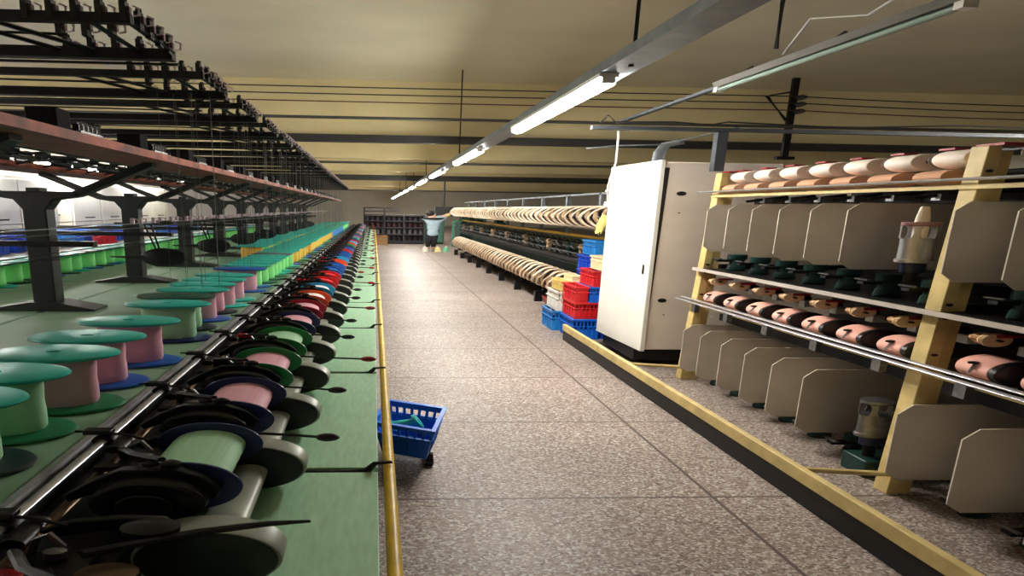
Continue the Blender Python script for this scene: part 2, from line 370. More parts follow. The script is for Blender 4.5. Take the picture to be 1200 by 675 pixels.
    for i in range(88):
        c = c0 if i == 0 else c0.copy()
        if i: COL.objects.link(c)
        c.location = ((-.848 if i % 2 else -.838)*K, 3.9+.185*i, 1.57)
    # tension blocks and peg combs on both brown beams
    k = 0
    for i in range(24):
        yy = 1.62+.83*i
        for c_ in (-.70, -1.36):
            if yy > 20.2: continue
            MB().span(c_-.03, c_+.035, yy, yy+.11, 2.013, 2.175).build('tension_block', BLACKM, g, bevel=.006)
            MB().span(c_-.02, c_+.03, yy+.33, yy+.40, 2.013, 2.15).build('side_block', BLACKM, g)
            b = MB(); b.span(c_+.04, c_+.05, yy+.13, yy+.33, 2.072, 2.084)
            for q in range(5):
                b.cyl((c_+.045, yy+.15+.04*q, 2.084), (c_+.045, yy+.15+.04*q, 2.117), .004, n=6); b.sphere((c_+.045, yy+.15+.04*q, 2.122), .0075, 6)
            b.span(c_-.05, c_+.06, yy+.05, yy+.06, 2.052, 2.067); b.build('peg_comb_spike_rib', STEEL, g).name = 'peg_rib'
    return g
GM = green_machine()

# overhead creel trays --------------------------------------------------------
def creel_proto():
    t = thing('creel_tray', 'x', 'creel tray', (0, 0, 0), 'dark creel trays above the green machine')
    xl, xr = -1.62, -.42
    MB().span(xl, xr-.02, -.015, .015, 2.465, 2.505).build('front_bar', BLACK, t)
    MB().span(xl, xr-.01, .335, .385, 2.425, 2.475).build('rear_bar', BLACK, t)
    MB().span(xl, xr, .345, .36, 2.4, 2.41).build('under_rod', BLACK, t)
    MB().cyl((xl, .17, 2.49), (-.6, .17, 2.475), .006, n=6).build('middle_rod', DARK, t)
    b = MB(); b.prism([(-.012, 0), (0, 0), (0, .03), (-.012, .03)], 0, 1)
    for dx in (0, .07):
        MB().tube([(-.78+dx, .0, 2.48), (-.66+dx, .35, 2.46)], .009, 6).build('brace', BLACK, t)
    MB().tube([(xr-.03, 0, 2.48), (xr-.012, .35, 2.46)], .008, 6).build('end_bar', BLACK, t)
    MB().tube([(xr-.1, 0, 2.48), (xr-.08, .35, 2.46)], .008, 6).build('inner_bar', BLACK, t)
    PIN = mat('worn_purple_guide', (92, 72, 80), .4, .2)
    b = MB(); b.span(-.006, .005, -.018, .018, -.045, .03); b.cyl((0, 0, .03), (0, 0, .045), .006, n=8); b.mi = 1; b.span(.005, .011, -.010, .010, -.018, .010)
    m0 = b.build('guide_clip', [BLACKP, PIN], t)
    c2 = MB(); c2.tube([(.015, 0, .016), (.026, 0, .006), (.025, 0, -.022), (.013, 0, -.026)], .0034, 5)
    hook0 = c2.build('hook', mat('pale_guide_hook', (226, 206, 214), .3, .1), m0)
    spots = [(-.452-.043*i, .0, 2.522) for i in range(5)]+[(-.446+.003*j, .08*j, 2.52-.008*j) for j in (1, 2, 3, 4)]+[(-.52-.05*i, .2, 2.52) for i in range(3)]+[(-.50-.05*i, .36, 2.49) for i in range(4)]
    m0.location = (spots[0][0]*K, spots[0][1], spots[0][2])
    for s in spots[1:]:
        d = m0.copy(); COL.objects.link(d); d.parent = t; d.location = (s[0]*K, s[1], s[2])
        e = hook0.copy(); COL.objects.link(e); e.parent = d
    for x in (-1.36, -1.6):
        MB().cyl((x, .36, 2.20 if x > -1.5 else 2.39), (x, .36, 2.43), .007, n=6).build('stay_rod', BLACK, t)
    return t
CP = creel_proto()
for i in range(21):
    y = 1.33+.85*i
    lab = f'dark creel tray with guide clips overhead, {nth(i+1)} back along the green machine'
    if i == 0: CP.location.y = y; CP['label'] = lab
    else: dup(CP, (0, y, 0), lab)
bpy.context.view_layer.update()

# threads between trays and beam: fine, uncountable
b = MB(); rr = random.Random(3)
for i in range(2, 21):
    y = 1.33+.85*i
    for j in range(8):
        x = -.44-.018*j; yy = y+rr.uniform(0, .36)
        b.cyl((x, yy, 2.385), (x+rr.uniform(-.004, .004), yy+rr.uniform(-.02, .02), 1.17), .0006, n=4)
o = b.build('loose_threads', THREAD); o['kind'] = 'stuff'; tag(o, 'fine grey threads running down from the creel trays', 'thread')

# hanging pulley discs
def pulley(y, x, z, lab, first=None):
    if first: return dup(first, (x, y, z), lab)
    t = thing('pulley_disc', lab, 'pulley', (x, y, z), 'black pulley discs hung over the deck')
    MB().lathe([(.02, -.016), (.078, -.014), (.084, -.008), (.076, -.002), (.076, .002), (.084, .008), (.078, .014), (.02, .016)], AY, 28).build('disc', BLACKP, t)
    MB().lathe([(.018, -.026), (.018, .026)], AY, 12).build('hub', DARK, t)
    for dx in (-.045, -.02):
        MB().tube([(dx*.4+.0, 0, .02), (dx-.02, 0, .3)], .004, 6).build('hanger_rod', BLACK, t)
    MB().tube([(-.07, 0, 0), (-.15, 0, .0), (-.2, 0, .002)], [.022, .01, .006], 6).build('tail_arm', BLACKP, t)
    MB().sphere((.02, -.02, .31), .03, 10, (1.1, 1, .6)).build('upper_housing', BLACKP, t)
    return t
PD = None
for i in range(8):
    y = 4.22+1.31*i
    p = pulley(y, -.80, 1.24, f'{nth(i+1)} black pulley disc hanging over the green deck', PD)
    PD = PD or p

# ------------------------------------------------------------------ spools on the deck
FL = {k: mat(k+'_flange_plastic', c, .35) for k, c in dict(teal=(42, 178, 162), dkgreen=(34, 84, 68), blue=(34, 88, 170), navy=(16, 36, 88), brown=(110, 84, 96), green=(36, 120, 78), black=(26, 40, 44), red=(205, 36, 40), crimson=(170, 20, 44), orange=(235, 84, 40), cyan=(40, 150, 200), bgreen=(22, 128, 62), white=(225, 225, 225)).items()}
YN = {k: yarn_mat(k+'_yarn', c) for k, c in dict(pink=(226, 168, 182), pale=(166, 212, 172), bright=(142, 236, 142), yellow=(244, 208, 92), orange=(236, 176, 70), blue=(90, 150, 220), silver=(222, 222, 214), redy=(226, 62, 66), white=(240, 236, 232), cyan=(110, 200, 210)).items()}
CNAME = dict(teal='teal', dkgreen='dark green', blue='blue', navy='navy', brown='brown', green='green', black='black', red='red', crimson='crimson', orange='orange', cyan='light blue', bgreen='green', white='white', pink='pink', pale='pale green', bright='bright green', yellow='yellow', silver='silver', redy='red')
def _mesh_of(o): return o.data
spool_m = {}
def spool_mesh(kind, m):
    key = (kind, m.name)
    if key in spool_m: return spool_m[key]
    if kind == 'flange': prof = [(.01, 0), (.098, 0), (.104, .003), (.106, .008), (.104, .013), (.098, .016), (.012, .0165), (.011, .010), (.001, .010)]
    else:
        prof = [(.062, 0), (.0655, .012), (.066, .06), (.0645, .10), (.066, .15), (.065, .178), (.062, .188)]
    o = MB().lathe(prof, None, 40 if kind == 'flange' else 32).build(kind, m); me = o.data; bpy.data.objects.remove(o)
    spool_m[key] = me
    return me
def child(name, me, parent, loc=(0, 0, 0)):
    o = bpy.data.objects.new(name, me); COL.objects.link(o); o.parent = parent; o.location = (loc[0]*K, loc[1], loc[2]); return o
def spool(x, y, top, yn, bot, lab, group):
    t = thing('yarn_spool', lab, 'spool', (x, y, .9205), group)
    child('bottom_flange', spool_mesh('flange', FL[bot]), t)
    child('yarn', spool_mesh('yarn', YN[yn]), t, (0, 0, .016))
    child('top_flange', spool_mesh('flange', FL[top]), t, (0, 0, .204))
    return t
rowA = [(1.08, 'teal', 'pale', 'black'), (1.31, 'teal', 'pale', 'black'), (1.525, 'teal', 'pale', 'green'), (1.75, 'teal', 'pink', 'green'), (1.985, 'teal', 'pink', 'blue'), (2.27, 'teal', 'pink', 'blue'), (2.69, 'teal', 'pale', 'navy'),
        (2.93, 'dkgreen', 'pale', 'black'), (3.17, 'teal', 'pink', 'blue'), (3.4, 'teal', 'pink', 'black'), (3.63, 'teal', 'pink', 'teal'), (3.88, 'teal', 'pink', 'teal'), (4.3, 'blue', 'pink', 'blue'), (4.55, 'teal', 'bright', 'blue')]
rs = random.Random(11)
y = 4.8; i = 0
while y < 20.2:
    yn = 'bright' if i < 7 else 'yellow' if i < 32 and i % 9 != 5 else 'orange' if i < 34 else 'blue' if i < 52 else 'bright'
    rowA.append((y, 'brown' if i == 4 else 'green' if yn == 'blue' and i % 5 == 0 else 'teal', yn, rs.choice(('blue', 'teal', 'green', 'dkgreen'))))
    y += .232; i += 1
for n, (y, a, b_, c_) in enumerate(rowA):
    spool(-.527+rs.uniform(-.006, .006) if n > 6 else (-.53, -.535, -.54, -.52, -.525, -.512, -.508)[n], y, a, b_, c_, f'{CNAME[b_]} spool with {CNAME[a]} lid, {nth(n+1)} in the deck row beside the steel rods', 'spools in the deck row beside the rods')
y = 6.85; n = 0
while y < 19.5:
    yn = 'orange' if n == 0 else ('bright' if n % 3 else 'yellow') if n < 12 else 'yellow' if n < 30 else 'bright'
    spool(-.752+rs.uniform(-.006, .006), y, 'teal', yn, rs.choice(('blue', 'teal')), f'{CNAME[yn]} yarn spool with teal lid, {nth(n+1)} in the inner deck row', 'spools in the inner deck row')
    y += .24; n += 1
y = 3.95; n = 0
while y < 15:
    spool(-1.53+rs.uniform(-.008, .008), y, rs.choice(('teal', 'dkgreen', 'teal')), 'bright', rs.choice(('blue', 'black', 'teal')), f'bright green yarn spool, {nth(n+1)} in the row beyond the T-posts', 'spools beyond the posts')
    y += .235; n += 1

# ------------------------------------------------------------------ winding heads with drums, and reels
PITCH, Y1R = .39, 1.345
def reel_mesh(kind, m):
    key = ('r'+kind, m.name)
    if key in spool_m: return spool_m[key]
    if kind == 'flange': prof = [(.012, 0), (.064, 0), (.068, .002), (.0685, .006), (.067, .009), (.04, .0095), (.012, .0095)]
    else: prof = [(.046, 0), (.047, .012), (.0475, .1), (.047, .2), (.046, .2155)]
    o = MB().lathe(prof, AY, 36).build(kind, m); me = o.data; bpy.data.objects.remove(o); spool_m[key] = me
    return me
def reel(y, fl, yn, lab):
    t = thing('thread_reel', lab, 'reel', (-.211, y, .978), 'reels on the winding heads')
    child('far_flange', reel_mesh('flange', FL[fl]), t, (0, -.0095, 0))
    child('thread', reel_mesh('yarn', YN[yn]), t, (0, -.225, 0))
    child('near_flange', reel_mesh('flange', FL[fl]), t, (0, -.2345, 0))
reels = [('navy', 'pale'), ('navy', 'pink'), ('bgreen', 'pink'), ('bgreen', 'pale'), ('navy', 'pink'), ('crimson', 'pink'), ('orange', 'white'), ('cyan', 'white'), ('red', 'redy'), ('red', 'redy'), ('blue', 'blue'), ('blue', 'blue'), ('orange', 'redy'), ('cyan', 'cyan'), ('blue', 'blue'), ('blue', 'blue')]
pool = [('red', 'redy'), ('navy', 'white'), ('red', 'redy'), ('bgreen', 'bright'), ('crimson', 'pink'), ('cyan', 'blue'), ('navy', 'pink'), ('cyan', 'cyan'), ('bgreen', 'pale'), ('blue', 'silver')]
for i in range(16, 49): reels.append(pool[(i*7) % 10 if i % 3 else (i//3) % 10])
for i, (a, b_) in enumerate(reels):
    reel(Y1R+PITCH*i, a, b_, f'{CNAME[a]} flanged reel of {CNAME[b_]} thread, {nth(i+1)} along the winding heads')
def head_proto():
    t = thing('winding_unit', 'x', 'winding head', (0, 0, 0), 'winding heads along the bed')
    # origin: far flange plane of its reel
    MB().span(-.318, -.252, -.17, -.03, .901, .95).build('base_block', BLACK, t, bevel=.006)
    # big rounded housing in front of the near flange
    MB().lathe([(.03, -.035), (.056, -.033), (.061, -.026), (.062, 0), (.056, .008), (.05, .012), (.03, .013)], T((-.236, -.262, .967)) @ AY, 32).build('cam_housing', BLACK, t)
    MB().lathe([(.008, 0), (.028, .002), (.03, .006), (.02, .010), (.008, .012)], T((-.236, -.310, .972)) @ AY, 20).build('cam_cap', DARK, t)
    MB().prism([(-.33, .972), (-.30, 1.012), (-.268, 1.042), (-.215, 1.046), (-.180, 1.022), (-.162, .99), (-.168, .962), (-.20, .950), (-.232, .985), (-.26, .992), (-.30, .975), (-.325, .955)], -.262, -.239).build('near_arm', BLACK, t, bevel=.003)
    MB().cyl((-.211, -.24, .978), (-.211, -.2355, .978), .016, .012, n=14).build('near_centre', STEEL, t)
    MB().prism([(-.32, .965), (-.29, .99), (-.24, 1.0), (-.20, .995), (-.19, .975), (-.21, .962), (-.25, .968), (-.3, .953)], .004, .02).build('far_arm', BLACK, t, bevel=.003)
    MB().lathe([(.006, 0), (.012, .004), (.012, .014), (.006, .02)], T((-.215, -.252, 1.044)), 10).build('tension_knob', BLACKP, t)
    MB().lathe([(.005, 0), (.010, .003), (.010, .010), (.005, .014)], T((-.238, -.248, 1.046)), 10).build('lock_nut', DARK, t)
    MB().tube([(-.30, -.10, .985), (-.292, -.14, 1.035), (-.262, -.21, 1.058), (-.225, -.25, 1.066)], .006, 6).build('traverse_arm', DARK, t)
    MB().tube([(-.31, -.05, .955), (-.30, -.06, 1.0), (-.285, -.07, 1.02), (-.275, -.07, .99)], .0045, 6).build('wire_guide', STEEL, t)
    MB().span(-.332, -.275, -.125, -.105, .956, .970).build('guide_bar', DARK, t)
    MB().span(-.30, -.262, -.155, -.135, .951, .99).build('bracket_plate', BLACK, t)
    MB().lathe([(.004, 0), (.011, .004), (.011, .02), (.004, .024)], T((-.285, -.06, .951)), 12).build('wax_disc', STEEL, t)
    # clamp ring on the chrome rod
    MB().lathe([(.0068, 0), (.0135, 0), (.0145, .004), (.0145, .028), (.0135, .032), (.0068, .032), (.0068, 0)], T((-.347, -.014, .99)) @ AY, 16, cap=False).build('rod_clamp', BLACK, t)
    MB().tube([(-.384, .0, 1.016), (-.356, .002, 1.012), (-.32, .002, 1.004), (-.29, .0, .985)], .0035, 6).build('clamp_pin', BLACK, t)
    MB().span(-.372, -.336, -.012, .016, 1.008, 1.022).build('clamp_block', BLACKP, t, bevel=.003)
    MB().cyl((-.322, -.06, .986), (-.322, .02, .986), .012, n=14).build('clamp_roller', BLACKP, t)
    # drum: light shaft, rim and dark face
    d = MB().lathe([(.064, 0), (.0735, .001), (.075, .006), (.075, .060), (.072, .064), (.026, .066), (.025, .372)], T((-.163, .012, .882)) @ AY, 40).build('drum', HUBG, t)
    MB().lathe([(.01, -.003), (.068, -.002), (.071, .0), (.071, .002)], T((-.163, .0105, .882)) @ AY, 40).build('drum_face', DRUMF, d)
    return t
HP = head_proto()
LV = []
for kname, reach, knobm in (('ball', -.062, BLACKP), ('red', -.012, REDP)):
    pass
def lever(parent, long_, red, first=False):
    xe = -.015 if long_ else -.066
    l = MB(); l.tube([(-.19, .03, .995), (-.15, .03, .992), (-.1, .03, .985), (xe, .03, .978)], .0042, 8)
    lo = l.build('lever', BLACK, parent)
    k = MB(); k.sphere((xe+.006, .03, .978), .0135, 12, (1.25, 1, .95)); k.build('knob', REDP if red else BLACKP, lo)
    return lo
lev = {}
for i in range(-1, 49):
    y = Y1R+PITCH*i
    lab = f'black winding head with grey drum, {nth(i+2)} along the bed of the green machine'
    if i == -1: h = HP; HP.location.y = y; HP['label'] = lab
    else: h = dup(HP, (0, y, 0), lab)
    kk = (i % 3 == 2, i % 3 == 2 or i in (10, 17))
    if i >= 0:
        if kk not in lev:
            lo = lever(h, *kk); lev[kk] = (lo.data, kids(lo)[0].data)
        else:
            lo = child('lever', lev[kk][0], h); child('knob', lev[kk][1], lo)
        if i in (3, 8, 12, 13, 19, 22, 26, 30):
            k = MB(); k.sphere((-.285, -.15, 1.035), .013, 12, (1.3, 1, 1)); k.build('red_knob', REDB, h)
    CH.setdefault(HP.name, [(c, kids(c)) for c in kids(HP)])
# the empty first head shows its bare spindle and handle
MB().tube([(-.25, -.1, .995), (-.16, -.03, .99), (-.1, .0, .986), (-.06, .01, .984)], [.008, .007, .006, .003], 8).build('bare_spindle', BLACK, HP)
MB().lathe([(.01, 0), (.026, .004), (.028, .02), (.01, .03)], T((-.205, -.03, .985)), 20).build('steel_cup', DARK, HP)
MB().lathe([(.01, 0), (.026, .003), (.027, .012), (.012, .016)], T((-.225, -.12, .957)), 20).build('brass_disc', BROWNST, HP)
MB().sphere((-.306, -.15, .985), .020, 12, (1.2, 1, .8)).build('red_knob', REDP, HP)

# ------------------------------------------------------------------ crates
def crate(name, lab, cat, loc, size, m, group=None, rot=0., taper=1., solid=False, slot=(.5, .86), rim=True):
    """plastic stacking crate: floor, four ribbed walls with slots, lip; size (x/K, y, z)"""
    t = thing(name, lab, cat, loc, group); t.rotation_euler = (0, 0, 0)
    sx, sy, sz = size[0]/2, size[1]/2, size[2]; th = .012
    R = Matrix.Rotation(rot, 4, 'Z')
    def pt(u, v, z):
        f = taper+(1-taper)*z/sz; return R @ Vector((u*f*K, v*f, z))
    b = MB()
    def hexa(u0, u1, v0, v1, z0, z1):
        vs = []
        for u in (u0, u1):
            for v in (v0, v1):
                for z in (z0, z1): p = pt(u, v, z); vs.append((p.x/K, p.y, p.z))
        b.add(vs, [(0, 1, 3, 2), (4, 6, 7, 5), (0, 4, 5, 1), (2, 3, 7, 6), (0, 2, 6, 4), (1, 5, 7, 3)])
    tx = th/K*1.2
    hexa(-sx, sx, -sy, sy, 0, .012)
    zl = sz*slot[0]; zh = sz*slot[1]
    for s in (-1, 1):
        a0, a1 = sorted((s*(sx-tx), s*sx)); c0, c1 = sorted((s*(sy-th), s*sy))
        if solid:
            hexa(a0, a1, -sy, sy, .012, sz); hexa(-sx+tx, sx-tx, c0, c1, .012, sz); continue
        hexa(a0, a1, -sy, sy, .012, zl); hexa(a0, a1, -sy, sy, zh, sz)
        hexa(-sx+tx, sx-tx, c0, c1, .012, zl); hexa(-sx+tx, sx-tx, c0, c1, zh, sz)
        n = 7
        for i in range(n+1):
            v = -sy+2*sy*i/n; hexa(a0, a1, max(-sy, v-.008), min(sy, v+.008), zl, zh)
            u = -sx+2*sx*i/n; hexa(max(-sx+tx, u-.008/K*1.3), min(sx-tx, u+.008/K*1.3), c0, c1, zl, zh)
    body = b; w = .014
    if rim:
        b = MB(); w = .014
        for z0, z1 in ((sz-.022, sz), (sz*.62, sz*.66)):
            for s in (-1, 1):
                a0, a1 = sorted((s*sx, s*(sx+w/K))); c0, c1 = sorted((s*sy, s*(sy+w)))
                hexa(a0, a1, -sy-w, sy+w, z0, z1); hexa(-sx, sx, c0, c1, z0, z1)
        b.build('rim', m, t, smooth=False)
        b = body
        for s in (-1, 1):
            for i in range(1, 5):
                v = -sy+2*sy*i/5; a0, a1 = sorted((s*sx, s*(sx+w*.8/K))); hexa(a0, a1, v-.006, v+.006, .03, sz*.62)
                u = -sx+2*sx*i/5; c0, c1 = sorted((s*sy, s*(sy+w*.8))); hexa(u-.006/K*1.4, u+.006/K*1.4, c0, c1, .03, sz*.62)
    body.build('body_lattice', m, t, smooth=False)
    return t
CB = mat('blue_crate_plastic', (22, 104, 212), .38, 0, .06, 6); CB2 = mat('light_blue_crate_plastic', (40, 132, 205), .38); CBd = mat('deep_blue_crate_plastic', (22, 70, 190), .38)
CR = mat('red_crate_plastic', (206, 34, 40), .38, 0, .06, 6); CW = mat('white_crate_plastic', (226, 224, 214), .45); CC = mat('cream_tub_plastic', (240, 224, 176), .5, 0, .05, 5)
CY = mat('yellow_cream_tub_plastic', (226, 200, 120), .5)
fc = crate('plastic_crate', 'blue plastic crate on dark casters beside the yellow rail', 'crate', (.108, 2.95, .085), (.175, .36, .235), CB, None, rad(-20), .74, slot=(.62, .84))
for sx in (-1, 1):
    for sy in (-1, 1):
        MB().lathe([(.02, -.012), (.03, -.01), (.03, .01), (.02, .012)], T((sx*.055, sy*.10, -.053)) @ AX, 14).build('caster_wheel', BLACKP, fc)
        MB().span(sx*.055-.01, sx*.055+.01, sy*.10-.015, sy*.10+.015, -.03, .0).build('caster_fork', DARK, fc)
bb = thing('empty_bobbin', 'empty teal bobbin lying inside the blue crate with casters', 'bobbin', (.10, 2.99, .235))
Rb = Matrix.Rotation(rad(70), 4, 'Y')
MB().lathe([(.024, -.04), (.024, .03)], Rb, 20).build('barrel', FL['teal'], bb)
for z, nm in ((-.05, 'lower_flange'), (.03, 'upper_flange')):
    MB().lathe([(.012, 0), (.046, 0), (.049, .005), (.046, .010), (.014, .010), (.013, .004), (.002, .004)], Rb @ T((0, 0, z)), 28).build(nm, FL['teal'], bb)
H = .285
S = (.15, .40, H-.004)
def stack(x, y, z, m, lab, size=None, solid=False): crate('plastic_crate' if not solid else 'plastic_tub', lab, 'crate' if not solid else 'tub', (x, y, z), size or S, m, 'crates stacked beside the white cabinet', solid=solid)
stack(1.205, 6.12, 0, CB, 'blue crate at the front bottom of the stacks beside the white cabinet', (.15, .4, .279))
stack(1.212, 6.13, .281, CR, 'red crate on top of the front bottom blue crate', (.15, .4, .222))
stack(1.168, 6.13, .505, CR, 'small red crate beside the blue one on the lower red crate', (.07, .4, .21))
stack(1.275, 6.13, .505, CB, 'blue crate between a red one below and a red one above', (.12, .4, .21))
stack(1.288, 6.13, .717, CR, 'topmost red crate of the front stack, under a cream tub', (.12, .4, .21))
stack(1.318, 6.13, .929, CC, 'cream tub on the topmost red crate', (.085, .32, .18), True)
stack(1.165, 6.60, 0, CB2, 'blue crate on the floor behind the front bottom crate, under a white one')
stack(1.19, 6.60, H, CW, 'white crate on a blue one at the aisle side of the stacks')
stack(1.160, 6.60, 2*H, CY, 'narrow cream tub at the aisle side on the white crate', (.05, .34, .15), True)
stack(1.232, 6.60, 2*H, CC, 'taller cream tub on the white crate behind the red crates', (.055, .3, .22), True)
stack(1.365, 6.14, 0, CBd, 'dark blue crate on the floor tight against the cabinet', (.13, .4, H-.004))
stack(1.365, 6.62, 0, CB, 'blue crate at the bottom of the tallest stack', (.13, .4, H-.004)); stack(1.365, 6.62, H, CR, 'red crate low in the tallest stack', (.13, .4, H-.004))
stack(1.365, 6.62, 2*H, CBd, 'blue crate third up in the tallest stack', (.13, .4, H-.004))
stack(1.355, 6.62, 3*H, CBd, 'deep blue crate just under the light blue top crate', (.11, .4, .22))
stack(1.385, 6.62, 3*H+.225, CB2, 'light blue crate on top of the tallest stack', (.12, .4, .21))
crate('plastic_crate', 'small blue crate on the floor at the far end of the yellow rail', 'crate', (.12, 24.5, 0), (.3, .5, .62), CB)
t = thing('cardboard_box', 'brown cardboard box by the dark bobbin rack', 'box', (.08, 22.2, 0))
MB().span(-.2, .2, -.3, .3, 0, .42).build('box_body', CARD, t)
MB().prism([(-.2, .42), (0, .44), (.2, .42), (.2, .425), (0, .447), (-.2, .425)], -.3, .3).build('lid_flap', CARD, t)

# ------------------------------------------------------------------ beige twisting machine (right)
def poly_plate(x0, x1, z0, z1, c):
    return [(x0+c, z0), (x1, z0), (x1, z1), (x0+c, z1), (x0, z1-c*1.5), (x0, z0+c*1.5)]
PO = (.55, 2.5, 4.45)            # post positions along the aisle
PITR_ = .265
def beige_machine():
    g = thing('twisting_machine', 'beige twisting machine with separator plates and a tall white end cabinet', 'machine')
    Y0 = -.6
    MB().span(1.068, 1.088, Y0, 5.9, .137, .22).build('base_beam', CREAMF, g, bevel=.006)
    MB().span(1.074, 1.084, Y0, 5.9, .004, .137).build('under_beam_strip', BLACKP, g)  # plain black strip filling the space below the base beam
    for y in (.55, 2.5, 4.45): MB().cyl((1.08, y, .17), (1.36, y, .13), .016, n=8).build('tie_bar', CREAMF, g)
    for i, y in enumerate(PO):
        lean = .03
        b = MB(); b.prism([(1.345, 0), (1.378, 0), (1.378+lean*2.085, 2.085), (1.345+lean*2.085, 2.085)], y-.01, y+.07); b.build('post', CREAMF, g, bevel=.004)
        b = MB(); b.prism([(1.378, 0), (1.412, 0), (1.474, 2.06), (1.378+lean*2.06, 2.06)], y, y+.06); b.build('post_web', CREAMF, g)
        for z in (.9, 1.12, 1.2, 1.5, 1.87, 1.95):
            MB().lathe([(.009, 0), (.009, .006), (.004, .012)], T((1.361+.03*z, y-.01, z)) @ Matrix.Rotation(PI/2, 4, 'X'), 8).build('bolt', DARK, g)
        MB().span(1.43, 1.52, y-.03, y+.09, 2.086, 2.1).build('red_end_strip', REDP, g)
        MB().span(1.46, 2.3, y, y+.05, 1.16, 1.2).build('cross_tie', DARK, g)
    # rails
    for x, z, m_, nm in ((1.375, 1.905, CHROME, 'upper_rail'), (1.335, .825, CHROME, 'front_rail'), (1.36, .842, CHROME, 'thread_rail')):
        MB().cyl((x, Y0, z), (x, 4.62, z), .009, n=12).build(nm, m_, g)
    MB().span(1.392, 1.402, Y0, 4.5, 1.853, 1.878).build('upper_bar', CREAMF, g)
    MB().span(1.35, 1.37, Y0, 4.5, .795, .805).build('thread_bar', CREAMF, g)
    for k in range(12):
        yy = Y0+.3+.42*k
        if yy < 4.5: MB().span(1.33, 1.35, yy, yy+.05, .74, .815).build('rail_bracket', STEEL, g)
    MB().span(1.36, 2.1, Y0, 4.5, 1.135, 1.16).build('shelf', DARK, g)
    MB().span(1.352, 1.36, Y0, 4.5, 1.138, 1.166).build('shelf_edge', mat('bright_strip', (224, 214, 204), .3, .4), g)
    MB().span(1.5, 1.56, Y0, 4.5, .62, .7).build('drive_beam', BLACK, g)
    MB().span(2.1, 2.13, Y0, 4.75, .1, 2.02).build('dark_backing', BLACK, g)  # black sheet added to make the machine's interior dark
    MB().span(1.56, 2.1, Y0, 4.5, .05, .1).build('lower_tray', DARK, g)
    MB().span(1.56, 2.1, Y0, 4.6, 1.93, 1.98).build('package_tray', BLACK, g)
    MB().span(1.62, 1.68, Y0, 4.5, 2.10, 2.125).build('top_rail', BLACK, g)
    # separator plates
    ups = [1.945, 2.21, 2.475]+[3.045+.265*k for k in range(6)]
    for y in ups:
        if abs(y-2.475) < .01: y -= .01
        MB().prism(poly_plate(1.345, 2.02, 1.335, 1.785, .035), y-.003, y+.003).build('upper_separator', PLATE, g)
    for y in [1.85, 2.15, 2.455]+[3.06+.265*k for k in range(5)]+[4.36]:
        MB().prism([(1.345, .12), (1.60, .12), (1.60, .2), (1.66, .2), (1.66, .12), (2.0, .12), (2.0, .605), (1.345, .605), (1.308, .545), (1.308, .17)], y-.003, y+.003).build('lower_separator', PLATE, g)
    for k in range(10):
        yy = 1.75+PITR_*k if k < 3 else 2.55+PITR_*(k-3)
        MB().span(1.50, 1.55, yy, yy+.05, .95, 1.0).build('white_clip', WHITEP, g)
        MB().lathe([(.01, -.05), (.035, -.045), (.035, .045), (.01, .05)], T((1.53, yy+.14, 1.0)) @ AY, 14).build('dark_roller', BLACKP, g)
        MB().span(1.50, 1.58, yy+.02, yy+.07, 1.80, 1.84).build('guide_arm', STEEL, g)
        MB().tube([(1.44, yy+.05, 1.81), (1.5, yy+.05, 1.83), (1.6, yy+.05, 1.86)], .012, 6).build('thread_arm', DARK, g)
    MB().span(1.58, 1.62, Y0, 4.5, 1.79, 1.85).build('guide_beam', BLACK, g)
    # end cabinet
    MB().span(1.262, 1.8, 4.82, 5.66, .2, 2.22).build('cabinet', CABS, g, bevel=.012)
    MB().span(1.24, 1.75, 4.9, 5.6, .06, .2).build('cabinet_plinth', BLACK, g)
    d = MB(); d.prism([(0, .2), (.006, .2), (.006, 2.22), (0, 2.22)], 0, 1)
    dv = [(1.222, 5.67), (1.258, 4.815)]
    dm = MB(); vs = []
    for (x, y) in ((1.212, 5.67), (1.233, 5.67), (1.262, 4.79), (1.241, 4.79)):
        vs += [(x, y, .19), (x, y, 2.235)]
    dm.add(vs, [(0, 2, 3, 1), (2, 4, 5, 3), (4, 6, 7, 5), (6, 0, 1, 7), (1, 3, 5, 7), (0, 6, 4, 2)])
    do = dm.build('cabinet_door', CABW, g, bevel=.006)
    MB().span(1.236, 1.242, 4.87, 4.9, 1.04, 1.14).build('door_latch', BLACKP, do)
    # front sheet with a tapering dark slot beside the door
    MB().prism([(1.263, .2), (1.29, 2.16), (1.263, 2.16)], 4.816, 4.8195).build('slot_gap', BLACKP, g)
    for x, z, r in ((1.355, 1.9, .022), (1.325, .76, .021), (1.355, 1.7, .005), (1.34, .6, .005)):
        MB().lathe([(r, 0), (r, .004)], T((x, 4.815, z)) @ AY, 24).build('round_hole', BLACKP, g)
    return g
BM = beige_machine()

